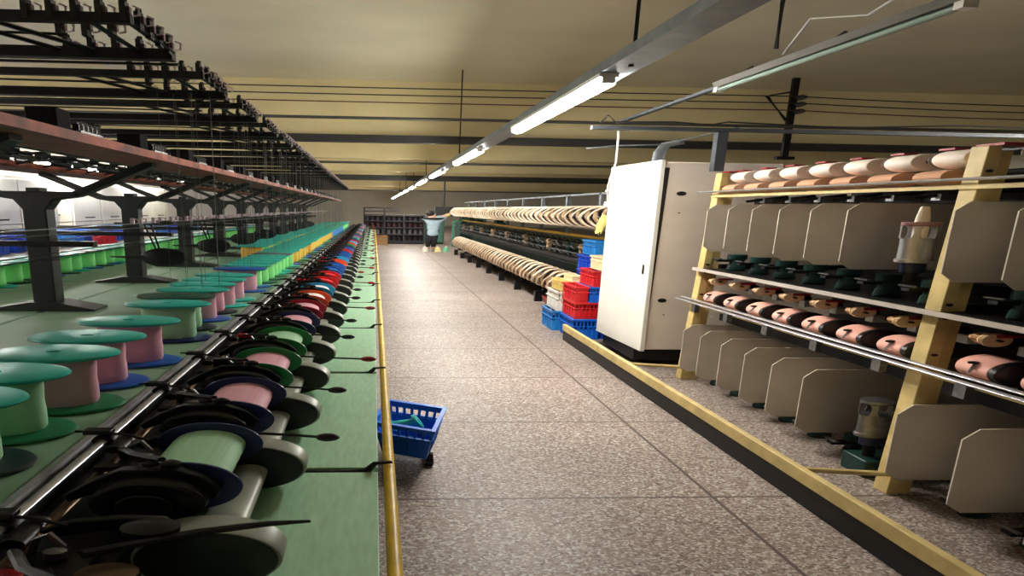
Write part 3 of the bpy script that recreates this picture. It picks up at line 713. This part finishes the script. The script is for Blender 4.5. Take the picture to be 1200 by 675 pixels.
PITR = .265
pos = [4.27-PITR*k for k in range(7)]+[2.27-PITR*k for k in range(3)]
def pkg_proto():
    t = thing('cream_package', 'x', 'package', (0, 0, 0), 'cream packages along the top')
    MB().lathe([(.030, -.094), (.05, -.090), (.053, -.08), (.053, .055), (.050, .066), (.03, .07)], AY, 28).build('yarn', CREAMPK, t)
    MB().lathe([(.02, .0), (.047, .003), (.05, .012), (.047, .022), (.02, .026)], T((0, .071, 0)) @ AY, 28).build('end_collar', mat('grey_brown_collar', (128, 112, 98), .5), t)
    MB().cyl((0, -.11, 0), (0, .12, 0), .012, n=10).build('tube_core', DARK, t)
    c = MB(); c.span(-.02, .02, .02, .10, .057, .068); c.build('red_cradle_strip', REDP, t)
    return t
def pink_proto():
    t = thing('pink_package', 'x', 'package', (0, 0, 0), 'pink packages along the middle')
    MB().lathe([(.03, -.075), (.061, -.072), (.064, -.066), (.064, .066), (.061, .072), (.03, .075)], AY, 32).build('yarn', PINKPK, t)
    MB().lathe([(.035, -.012), (.062, -.011), (.0655, -.006), (.0655, .02), (.06, .025), (.03, .026)], T((0, -.092, 0)) @ AY, 32).build('black_drive_ring', BLACKP, t)
    MB().cyl((-.085, -.03, -.01), (-.055, 0, .03), .005, n=8).build('thread_guide', CHROME, t)
    MB().lathe([(.005, 0), (.013, .003), (.013, .012), (.005, .015)], T((-.06, 0, .03)), 10).build('guide_eye', DARK, t)
    return t
def ring_proto():
    t = thing('guide_roller', 'x', 'roller', (0, 0, 0), 'cream rollers in red brackets')
    MB().lathe([(.008, -.014), (.036, -.012), (.038, -.004), (.028, 0), (.038, .004), (.036, .012), (.008, .014)], AY, 26).build('roller', mat('cream_roller', (226, 200, 160), .45), t)
    MB().lathe([(.008, .02), (.026, .022), (.03, .05), (.02, .075), (.008, .08)], AY, 20).build('tan_bobbin', mat('tan_bobbin', (188, 142, 100), .5), t)
    MB().prism([(-.005, .018), (.05, .018), (.05, .032), (-.005, .032)], -.03, .025).build('red_bracket', REDP, t)
    MB().cyl((0, -.03, 0), (0, .1, 0), .006, n=8).build('axle', DARK, t)
    return t
def spindle_proto():
    t = thing('spindle_unit', 'x', 'spindle', (0, 0, 0), 'dark green spindle units on the shelf')
    MB().lathe([(.036, 0), (.04, .01), (.036, .05), (.03, .06), (.03, .1), (.04, .11), (.04, .155), (.015, .16)], None, 18).build('spindle_body', DGREEN, t)
    MB().span(-.085, -.03, -.02, .02, .085, .105).build('brake_arm', DARK, t)
    MB().cyl((-.08, -.04, .115), (-.08, .04, .115), .007, n=8).build('brake_pin', STEEL, t)
    return t
PK, PP, RP, SP = pkg_proto(), pink_proto(), ring_proto(), spindle_proto()
SPN = dup(SP, (1.46, 1.9, .0), 'x') if False else None
first = True
for k, y in enumerate(pos):
    w = f'{nth(k+1)} from the white cabinet'
    L = [(PK, (1.468, y+.02, 2.035), f'cream yarn package on top of the twisting machine, {w}'),
         (PP, (1.435, y+.02, .885), f'pink yarn package in the middle tier, {w}'),
         (RP, (1.40, y, 1.055), f'cream guide roller in a red bracket, {w}'),
         (SP, (1.47, y+.02, 1.1605), f'dark green spindle unit on the shelf, {w}')]
    for p, loc, lab in L:
        if k == 0: p.location = (loc[0]*K, loc[1], loc[2]); p['label'] = lab
        else: dup(p, loc, lab)
    if y < 2.6 or y > 2.85: s2 = dup(SP, (1.47, y+.02, .0), f'dark spindle foot on the floor under the lower plates, {w}', 'spindle feet under the lower plates')
# packages deeper inside, behind the top row
for k, y in enumerate(pos[:7]):
    t = tag(MB().lathe([(.03, -.09), (.045, -.085), (.045, .06), (.03, .065)], AY, 20).build('tan_package', yarn_mat('tan_package_yarn', (206, 160, 128)), None, (1.455, y+.095, 1.930)), f'tan package under the cream ones on top, {nth(k+1)} from the white cabinet', 'package', 'tan packages under the top row')
# pots
def pot(loc, lab, cone):
    t = thing('spindle_pot', lab, 'pot', loc, 'steel spindle pots')
    PM = mat('bright_pot_steel', (196, 196, 200), .3, .55, .25, 18, stretch=(4, 4, .4)) if cone else STEEL
    MB().lathe([(.035, 0), (.05, .005), (.052, .02), (.046, .03), (.046, .15), (.048, .155)], None, 32).build('pot_body', PM, t)
    b = MB(); n = 24
    prof = [(.048, .155), (.048, .165)]
    MB().lathe([(.047, .23), (.051, .235), (.051, .25), (.047, .255)], None, 32).build('pot_lip', mat('mauve_lip', (150, 110, 112), .35) if cone else STEEL, t)
    for q in range(5):
        a = 2*PI*q/5+.35
        bb_ = MB(); bb_.prism([(-.014, .155), (.014, .155), (.008, .18), (.008, .21), (.014, .23), (-.014, .23), (-.008, .21), (-.008, .18)], -.002, .002)
        o = bb_; o.v = [((x*cos(a+PI/2)+0*y)+.047*cos(a), .047*sin(a)+x*sin(a+PI/2)+y*0, z) for x, y, z in o.v]
        # give the strut thickness radially
        h = len(o.v)//2; o.v = [(x*(1.04 if i < h else .97), y*(1.04 if i < h else .97), z) for i, (x, y, z) in enumerate(o.v)]
        o.build('lip_strut', PM, t)
    if cone:
        MB().lathe([(.02, .156), (.02, .25), (.018, .29), (.012, .345), (.008, .35)], None, 24).build('white_cone', CREAMPK, t)
    MB().lathe([(.03, -.06), (.034, -.05), (.034, -.005), (.03, 0)], None, 20).build('pot_base', mat('dark_blue_base', (30, 40, 70), .4), t)
    MB().cyl((0, 0, -.14 if not cone else -.12), (0, 0, -.06), .018, n=14).build('spindle_shaft', DARK, t)
pot((1.43, 2.77, 1.41), 'bright steel pot with a white cone standing in the open upper bay', True)
pot((1.40, 2.74, .26), 'dull steel pot in the open lower bay beside the post', False)
tag(MB().span(1.36, 1.55, 2.66, 2.82, .0, .119).build('pot_stand', DGREEN, bevel=.01), 'dark cast stand under the dull steel pot', 'stand')

# yellow yarn bunch and white cord by the cabinet
b = MB()
for i in range(7):
    a = i*.9; b.tube([(1.215+.006*cos(a), 5.72, 1.66), (1.207+.008*cos(a+1), 5.715, 1.60+.01*sin(a)), (1.196+.012*cos(a), 5.72, 1.53-.015*(i % 3)), (1.185+.016*sin(a), 5.72, 1.47-.02*(i % 4))], [.012, .018, .016, .006], 6)
tag(b.build('yarn_tassel_thread', mat('pale_yellow_yarn', (236, 214, 130), .7, 0, .2, 30)), 'bunch of pale yellow yarn tied to the cabinet door edge', 'yarn')
cd = thing('hanging_cable', 'white cord with a plug hanging from the strut rail before the white cabinet', 'cord', (.985, 4.6, 0))
MB().tube([(.003, -.055, 2.468), (.010, -.03, 2.3), (.012, -.02, 2.18), (.0, .01, 2.02), (-.004, .02, 1.95), (.006, .04, 1.8)], .0045, 8).build('cable', WHITEP, cd)
MB().span(-.006, .016, .02, .06, 1.745, 1.80).build('plug', WHITEP, cd, bevel=.006)
MB().span(-.008, .012, .0, .04, 1.90, 1.915).build('cord_adapter', WHITEP, cd)

# ------------------------------------------------------------------ hank reeling machine beyond
def hank_machine():
    g = thing('hank_machine', 'long dark green hank reeling machine with yellow rail behind the crates', 'machine')
    Y0, Y1 = 6.95, 18.2
    MB().span(1.66, 2.05, Y0, Y1, .35, 1.18).build('gear_body', DGREEN, g)
    MB().span(1.42, 1.95, Y0, Y1, .86, .92).build('bobbin_shelf', DARK, g)
    MB().span(1.47, 1.51, 6.2, Y1, 1.275, 1.315).build('yellow_rail', YELLOW, g)
    MB().span(1.58, 1.62, Y0, Y1, 1.02, 1.1).build('thread_board', mat('olive_board', (120, 122, 104), .6), g)
    for x, z in ((1.43, .82), (1.45, 1.0), (1.5, 1.14), (1.56, 1.22)):
        MB().cyl((x, Y0, z), (x, Y1, z), .009, n=8).build('guide_rod', STEEL if z > .9 else DARK, g)
    y = Y0+.3; i = 0
    while y < Y1:
        MB().span(1.5, 1.53, y, y+.06, 1.25, 2.0).build('upright', GALV, g)
        MB().span(1.3, 1.36, y, y+.07, 0, .2).build('foot', BLACK, g)
        MB().span(1.36, 1.66, y, y+.06, .18, .24).build('foot_arm', DARK, g)
        y += 1.28; i += 1
    MB().span(1.5, 1.53, Y0, Y1, 1.97, 2.0).build('top_rail', GALV, g)
    MB().span(1.30, 1.33, Y1-.1, Y1, .28, 1.2).build('end_leg', mat('teal_green_paint', (60, 128, 104), .5), g)
    MB().tube([(1.3, Y1-.05, 1.2), (1.5, Y1-.05, 1.34), (1.9, Y1-.05, 1.34)], .03, 8).build('end_bar', mat('teal_green_paint', (60, 128, 104), .5), g)
    for x, z, ph in ((1.46, 1.08, 0), (1.52, 1.19, 1), (1.44, .97, 2)):
        MB().tube([(x+.012*(q % 2), Y0+.1*q, z+.022*((q+ph) % 3-1)) for q in range(int((Y1-Y0)/.1))], .007, 5).build('thread_wire', STEEL, g)
    # bobbin forms on the board
    for k in range(24):
        y = Y0+.3+.5*k
        MB().lathe([(.02, 0), (.03, .02), (.022, .12), (.03, .2), (.012, .24)], T((1.5, y, .921)), 10).build('bobbin', [DGREYP, HANKT, DGREEN][k % 3], g)
    return g
HMm = hank_machine()
hank_mesh = {}
def hank_variant(v, rx, rz, half, up):
    """tied skeins laid on a six-armed swift: bright outer skeins, tan skeins crossing beneath"""
    key = (v, up)
    if key in hank_mesh: return hank_mesh[key]
    r_ = random.Random(v*5+up)
    def skein(b, y0, amp, yf, nt, rt):
        for q in range(nt):
            off = (q-(nt-1)/2)*rt*1.7; dr = -.0012*abs(q-(nt-1)/2)+r_.uniform(-.001, .001); pts = []
            for i in range(22):
                a = 2*PI*i/22; f = amp*(1-.05*abs(sin(3*a)))+dr/rz
                pts.append((rx*f*cos(a), y0+off*(1+.25*sin(2*a+v))+yf(a), rz*f*sin(a)))
            b.tube(pts, rt, 6, closed=True, rx=.6)
    out = []
    b = MB()
    for j in range(2):
        y0 = -half+half*(j+.5)+r_.uniform(-.03, .03); t = .29 if up else .35
        yf = (lambda a: -t*cos(a)-.05*sin(a)) if up else (lambda a: -t*sin(a)-.05*cos(2*a))
        skein(b, y0, 1., yf, r_.choice((2, 4, 5)), .0095)
    o = b.build('skein_thread', HANK); out.append(o.data); bpy.data.objects.remove(o)
    b = MB()
    for j in range(2):
        y0 = -half+half*(j+.5)+r_.uniform(-.03, .03); t = .1
        skein(b, y0, .86, (lambda a: t*sin(a)+.1*cos(a)) if up else (lambda a: t*cos(a)-.1*sin(a)), r_.choice((5, 6, 7)), .0105)
    o = b.build('skein_thread', HANKT); out.append(o.data); bpy.data.objects.remove(o)
    b = MB(); b.lathe([(.02, -half+.004), (rx*.62, -half+.004), (rx*.62, half-.004), (.02, half-.004)], Matrix.Diagonal((1, 1, rz/rx, 1)) @ AY, 12)  # black core added so the gaps between skeins look dark
    for q in range(6):
        a = q*PI/3+.2; e = (rx*.68*cos(a), 0, rz*.68*sin(a))
        b.cyl((0, 0, 0), e, .010, n=5); b.cyl((e[0], -half*.9, e[2]), (e[0], half*.9, e[2]), .005, n=5)
    o = b.build('swift_frame', BLACK); out.append(o.data); bpy.data.objects.remove(o)
    hank_mesh[key] = out
    return out
def hank(y, x, z, rx, rz, v, up, lab):
    ms = hank_variant(v, rx, rz, .26, up)
    t = thing('yarn_hank', lab, 'hank', (x, y, z), 'cream hanks on the upper reels' if up else 'cream hanks on the lower reels')
    child('skein_thread', ms[0], t); child('under_skein_thread', ms[1], t); child('swift_frame', ms[2], t)
n = 0
y = 6.25
while y < 17.7:
    hank(y, 1.36, 1.62, .105, .165, (n*5) % 9, 1, f'cream yarn hank on the upper reel, {nth(n+1)} behind the white cabinet'); y += .52; n += 1
n = 0; y = 7.55
while y < 17.7:
    hank(y, 1.36, .51, .10, .205, (n*5) % 9, 0, f'cream yarn hank on the lower reel, {nth(n+1)} behind the crates'); y += .52; n += 1
t = thing('floor_tray', 'red tray on the floor under the first lower hank', 'tray', (1.36, 7.45, 0))
MB().prism([(-.10, .12), (.10, .12), (.13, .26), (.122, .26), (.096, .13), (-.096, .13), (-.122, .26), (-.13, .26)], -.3, .3).build('tray_body', CR, t)
MB().span(-.06, .06, -.2, .2, 0, .12).build('tray_foot', BLACK, t)
t = thing('yarn_tub', 'white round tub on the far end of the hank machine', 'tub', (1.76, 16.6, 1.182))
MB().lathe([(.07, 0), (.08, .01), (.088, .14), (.092, .15), (.085, .15), (.075, .02), (.001, .02)], None, 20).build('tub_body', WHITEP, t)
MB().lathe([(.07, .13), (.05, .17), (.001, .18)], None, 16).build('yarn_fill', HANK, t)

# ------------------------------------------------------------------ far end
RACKM = mat('dark_rack_steel', (44, 42, 48), .6, 0, .2, 4)
rk = thing('bobbin_rack', 'dark rack full of bobbins standing across the far end', 'rack', (.42, 23, 0))
for x in (-.62, -.2, .2, .62): MB().span(x-.015, x+.015, -.25, -.2, 0, 1.36 if abs(x) > .1 and x > 0 else 1.75).build('rack_post', RACKM, rk)
for z in (.12, .45, .78, 1.1, 1.40): MB().span(-.635, .635, -.25, .25, z-.02, z+.02).build('rack_shelf', RACKM, rk)
for z in (1.58, 1.74): MB().span(-.635, .1, -.2, .2, z-.03, z+.03).build('rack_beam', RACKM, rk)
MB().span(-.63, .63, .22, .25, .1, 1.36).build('rack_back', BLACK, rk)
MB().span(-.62, .62, -.24, -.22, .0, .1).build('dark_gap_panel', BLACK, rk)  # black panel added to darken the gap under the rack
BOB = [mat('dark_purple_bobbin', (60, 48, 60), .6), mat('grey_bobbin', (112, 108, 110), .6), mat('maroon_bobbin', (78, 44, 48), .6)]
k = 0
for z in (.14, .47, .80, 1.12):
    for j in range(11):
        m_ = BOB[(k*5+j) % 3]
        o = MB().lathe([(.02, 0), (.042, .01), (.042, .03), (.03, .04), (.032, .2), (.042, .21), (.042, .225), (.01, .23)], None, 10).build('rack_bobbin', m_, None, (.42-.56+.112*j, 22.95, z+.003))
        tag(o, f'small dark bobbin on the far rack, {nth(j+1)} on shelf {["one", "two", "three", "four"][int(z*3)]} from the floor', 'bobbin', 'bobbins on the far rack'); k += 1
t = thing('green_cabinet', 'teal green steel cabinet beside the far bobbin rack', 'cabinet', (1.28, 23.3, 0))
MB().span(-.2, .2, -.3, .3, .06, 1.26).build('cabinet_body', mat('teal_cabinet_paint', (70, 118, 100), .5, 0, .1, 4), t, bevel=.02)
MB().span(-.17, .17, -.325, -.301, .12, 1.2).build('cabinet_door', mat('teal_cabinet_paint', (70, 118, 100), .5), t, bevel=.01)
MB().span(.12, .14, -.35, -.325, .6, .72).build('door_handle', STEEL, t)
MB().span(-.18, .18, -.26, .26, 0, .06).build('plinth', BLACK, t)
t = thing('switch_box', 'grey switch box with conduit on a stand above the worker', 'switch box', (1.55, 24.5, 0))
MB().span(-.2, .2, -.12, .12, 1.35, 1.85).build('box_body', GREYP, t); MB().cyl((0, 0, 1.85), (0, 0, 3.26), .02, n=8).build('conduit_pipe', GREYP, t)
MB().span(-.02, .02, -.05, .05, 0, 1.35).build('stand', DARK, t)
t = thing('machine_block', 'dark machine block standing behind the worker at the far end', 'machine', (2.1, 21.5, 0))
MB().span(-.45, .45, -.6, .6, 0, 1.15).build('block_body', DGREEN, t); MB().span(-.4, .4, -.4, .4, 1.15, 1.4).build('block_top', DARK, t)

# ------------------------------------------------------------------ left background
t = thing('packing_bench', 'long bench behind the green machine loaded with blue crates', 'bench', (-2.55, 0, 0))
MB().span(-.28, .40, 4., 15.5, .88, .95).build('bench_top', mat('grey_bench', (150, 152, 146), .5, 0, .1, 3), t)
for y in (4.2, 7.9, 11.6, 15.2):
    for x in (-.24, .24): MB().span(x-.02, x+.02, y-.04, y+.04, 0, .88).build('bench_leg', DARK, t)
MB().span(-.28, .28, 4., 15.5, .25, .28).build('bench_shelf', GREYP, t)
bl = [('blue crate', CBd), ('light blue crate', CB2), ('deep blue crate', CB), ('blue crate', CBd)]
for i in range(14):
    m_ = bl[i % 4]
    crate('plastic_crate', f'{m_[0]} on the bench behind the green machine, {nth(i+1)} back', 'crate', (-2.42, 4.5+.78*i, .951), (.2, .62, .27), m_[1], 'blue crates on the bench')
    crate('plastic_crate', f'{m_[0]} at the wall side of the bench, {nth(i+1)} back', 'crate', (-2.68, 4.5+.78*i, .951), (.2, .62, .27), CBd if i % 3 else CB2, 'blue crates at the wall side of the bench')
for i, (y, c_, nm) in enumerate(((6.1, (200, 60, 70), 'red'), (7.6, (230, 200, 170), 'beige'), (9.3, (205, 40, 60), 'crimson'), (11.0, (226, 220, 214), 'white'))):
    for j in range(3):
        o = MB().lathe([(.02, 0), (.07, 0), (.05, .02), (.05, .16), (.03, .19), (.01, .19)], None, 14).build('yarn_cone', yarn_mat(f'cone_{nm}_yarn', c_), None, (-2.235, y-.2+.2*j, .953)); tag(o, f'{nm} yarn cone standing among the bench crates, {nth(j+1)} of its three', 'cone', 'yarn cones on the bench crates')
for i, y in enumerate((10.4, 13.4, 16.4)):
    t = thing('white_cabinet', f'{nth(i+1)} tall white cabinet with black handles along the far side wall', 'cabinet', (-3.55, y, 0), 'white cabinets along the wall')
    MB().span(-.3, .3, -1.25, 1.25, .1, 2.3).build('cabinet_body', CABW, t, bevel=.015)
    MB().span(-.28, .28, -1.2, 1.2, 0, .1).build('plinth', BLACK, t)
    for s in (-1, 1):
        d = MB().span(.301, .32, s*.02 if s > 0 else -1.2, 1.2 if s > 0 else -.02, .16, 2.22).build('cabinet_door', CABW, t, bevel=.006)
        MB().span(.325, .345, s*.6-.18, s*.6+.18, 1.35, 1.38).build('door_handle', BLACKP, d)
    for s in (-1, 1):
        dd = MB().span(-.28*0+(.02 if s > 0 else -.28), .28 if s > 0 else -.02, -1.27, -1.251, .16, 2.22).build('end_door', CABW, t)
        MB().span(s*.14-.05, s*.14+.05, -1.295, -1.27, 1.42, 1.45).build('door_handle', BLACKP, dd)

# ------------------------------------------------------------------ worker
def skin_mesh(name, verts, edges, radii, m, parent=None, sub=2, root=0, kx=1.0):
    me = bpy.data.meshes.new(name); me.from_pydata([Vector(v) for v in verts], edges, [])
    o = bpy.data.objects.new(name, me); COL.objects.link(o)
    sk = o.modifiers.new('skin', 'SKIN'); sk.use_smooth_shade = True
    if not me.skin_vertices: 
        bpy.context.view_layer.update()
    lay = me.skin_vertices[0] if me.skin_vertices else None
    for i, r in enumerate(radii):
        rr_ = r if isinstance(r, tuple) else (r, r); lay.data[i].radius = rr_; lay.data[i].use_root = (i == root)
    sb = o.modifiers.new('sub', 'SUBSURF'); sb.levels = sub; sb.render_levels = sub
    dg = bpy.context.evaluated_depsgraph_get(); dg.update()
    ev = o.evaluated_get(dg); m2 = bpy.data.meshes.new_from_object(ev)
    bpy.data.objects.remove(o)
    for v in m2.vertices: v.co.x *= K*kx
    m2.materials.clear(); m2.materials.append(m)
    for p in m2.polygons: p.use_smooth = True; p.material_index = 0
    o2 = bpy.data.objects.new(name, m2); COL.objects.link(o2); o2.parent = parent
    return o2
def worker():
    p = thing('person', 'worker in a blue-grey smock leaning to reach the upper hank row', 'person', (1.0, 19.0, 0))
    SKIN = mat('skin', (205, 160, 136), .5)
    # joints in metres: x to the hanks, y away, z up (pelvis first)
    J = dict(pel=(.02, 0, .86), sp=(.05, .02, 1.05), ch=(.06, .04, 1.26), nk=(.02, .05, 1.40), hd=(-.02, .06, 1.50), ht=(-.03, .06, 1.60),
             sl=(-.09, .0, 1.31), el=(.06, .22, 1.36), wl=(.26, .20, 1.48), sr=(.18, .06, 1.32), er=(.28, .08, 1.42), wr=(.40, .10, 1.60),
             hl=(-.03, 0, .84), kl=(-.045, -.03, .46), al=(-.07, .02, .09), tl=(-.06, .15, .03), hr=(.07, 0, .84), kr=(.06, -.02, .46), ar=(.04, .04, .09), tr=(.05, .17, .03))
    names = list(J); ix = {k: i for i, k in enumerate(names)}
    E = [('pel', 'sp'), ('sp', 'ch'), ('ch', 'nk'), ('nk', 'hd'), ('hd', 'ht'), ('ch', 'sl'), ('sl', 'el'), ('el', 'wl'), ('ch', 'sr'), ('sr', 'er'), ('er', 'wr'), ('pel', 'hl'), ('hl', 'kl'), ('kl', 'al'), ('al', 'tl'), ('pel', 'hr'), ('hr', 'kr'), ('kr', 'ar'), ('ar', 'tr')]
    Rd = dict(pel=.10, sp=.09, ch=.10, nk=.05, hd=.095, ht=.075, sl=.06, el=.042, wl=.028, sr=.06, er=.042, wr=.028, hl=.06, kl=.045, al=.034, tl=.035, hr=.06, kr=.045, ar=.034, tr=.035)
    V = [J[k] for k in names]; R = [Rd[k] for k in names]; ED = [(ix[a], ix[b_]) for a, b_ in E]
    # five-fingered hands, fingers bent around the hank
    for w, d0 in (('wl', Vector((.7, -.1, .7))), ('wr', Vector((.6, .05, .8)))):
        W = Vector(J[w]); d0 = d0.normalized(); side = Vector((0, 1, 0)); up = d0.cross(side).normalized()
        pal = len(V); V.append(tuple(W+d0*.06)); R.append((.032, .02)); ED.append((ix[w], pal))
        for q, (off, ln) in enumerate(((-.03, .055), (-.01, .07), (.01, .075), (.03, .065))):
            a = W+d0*.09+side*off; b_ = a+d0*ln*.6; c_ = b_+d0*ln*.25-up*ln*.45
            i0 = len(V); V.extend([tuple(a), tuple(b_), tuple(c_)]); R.extend([.0095, .0085, .0075]); ED.extend([(pal, i0), (i0, i0+1), (i0+1, i0+2)])
        a = W+d0*.04+side*-.04; b_ = a+d0*.035+side*-.02-up*.02
        i0 = len(V); V.extend([tuple(a), tuple(b_)]); R.extend([.012, .009]); ED.extend([(pal, i0), (i0, i0+1)])
    kk = 1/1.18
    S_ = lambda v: (v[0]/1.1, v[1], v[2])
    body = skin_mesh('body', [S_(v) for v in V], ED, R, SKIN, p)
    def sub(keys, edges, rad_, nm, m_, extra=None):
        i2 = {k: i for i, k in enumerate(keys)}
        return skin_mesh(nm, [S_(J[k]) if k in J else S_(extra[k]) for k in keys], [(i2[a], i2[b_]) for a, b_ in edges], [rad_[k] for k in keys], m_, p)
    ext = dict(hem=(.02, .0, .60), cl=(.20, .21, 1.44), cr=(.34, .09, 1.51), cuff=(-.07, .02, .14), cuf2=(.04, .04, .14))
    SM = mat('blue_grey_smock', (160, 182, 194), .8, 0, .2, 8)
    sub(['ch', 'sp', 'pel', 'hem', 'sl', 'el', 'cl', 'sr', 'er'], [('ch', 'sp'), ('sp', 'pel'), ('pel', 'hem'), ('ch', 'sl'), ('sl', 'el'), ('el', 'cl'), ('ch', 'sr'), ('sr', 'er')],
        dict(ch=.125, sp=.112, pel=.118, hem=.12, sl=.085, el=.06, cl=.048, sr=.085, er=.062), 'smock', SM, ext)
    sub(['er', 'cr'], [('er', 'cr')], dict(er=.064, cr=.045), 'yellow_green_sleeve', mat('yellow_green_cloth', (186, 196, 86), .8), ext)
    ext.update(ul=(-.03, 0, .95), ur=(.08, 0, .95))
    sub(['ul', 'hl', 'kl', 'cuff'], [('ul', 'hl'), ('hl', 'kl'), ('kl', 'cuff')], dict(ul=.075, hl=.075, kl=.056, cuff=.044), 'trouser_leg', mat('black_cloth', (24, 24, 28), .85), ext)
    sub(['ur', 'hr', 'kr', 'cuf2'], [('ur', 'hr'), ('hr', 'kr'), ('kr', 'cuf2')], dict(ur=.075, hr=.075, kr=.056, cuf2=.044), 'trouser_leg', MATS['black_cloth'], ext)
    sub(['al', 'tl'], [('al', 'tl')], dict(al=.05, tl=.045), 'shoe', WHITEP); sub(['ar', 'tr'], [('ar', 'tr')], dict(ar=.05, tr=.045), 'shoe', WHITEP)
    hx, hy, hz = J['hd']; hx /= 1.1
    MB().sphere((hx-.008, hy-.025, hz+.04), .098, 16, (.8, 1, 1.1)).build('hair', mat('black_hair', (22, 20, 22), .6, 0, .3, 60), p)
    # face is turned away from the aisle, towards the hanks
    fx = hx+.045
    b = MB(); b.sphere((fx+.035, hy+.075, hz+.0), .018, 8, (1, 1.3, 1.2)); b.build('nose', SKIN, p)
    for dz, dxx in ((.025, -.01), (.025, .045)): MB().sphere((fx+dxx, hy+.085, hz+dz), .009, 8).build('eye', WHITEP, p)
    MB().span(fx-.01, fx+.035, hy+.08, hy+.09, hz-.048, hz-.04).build('mouth', mat('lips', (150, 80, 76), .5), p)
    MB().sphere((hx+.085, hy-.005, hz+.0), .022, 8, (.4, .8, 1.2)).build('ear', SKIN, p)
    MB().tube([(-.14/1.1, .0, 1.33), (-.02, -.11, 1.335), (.1, -.09, 1.335), (.21/1.1, .02, 1.34)], .035, 8).build('dark_collar_band', MATS['black_cloth'], p)
    return p
worker()
for i, (x, c_, nm) in enumerate(((.88, (226, 220, 206), 'white'), (1.10, (232, 222, 150), 'pale yellow'), (1.25, (120, 190, 150), 'green'))):
    t = thing('yarn_cone', f'{nm} yarn cone standing on the floor by the worker', 'cone', (x, 18.7, 0), 'cones on the floor by the worker')
    MB().lathe([(.03, 0), (.06, 0), (.055, .03), (.045, .16), (.03, .19)], None, 16).build('yarn', yarn_mat(f'floor_cone_{i}', c_), t)
    MB().lathe([(.015, .185), (.012, .23)], None, 10).build('cone_tip', WHITEP, t)

# ------------------------------------------------------------------ world, colour
w = bpy.data.worlds.new('world'); SC.world = w; w.use_nodes = True
w.node_tree.nodes['Background'].inputs[0].default_value = (.02, .02, .02, 1); w.node_tree.nodes['Background'].inputs[1].default_value = 1
vs = SC.view_settings
vs.view_transform = 'Standard'; vs.look = 'None'; vs.gamma = 1; vs.use_curve_mapping = False; vs.exposure = 0.6
SC.cycles.use_denoising = True
SC.cycles.max_bounces = 8; SC.cycles.diffuse_bounces = 5; SC.cycles.sample_clamp_indirect = 6
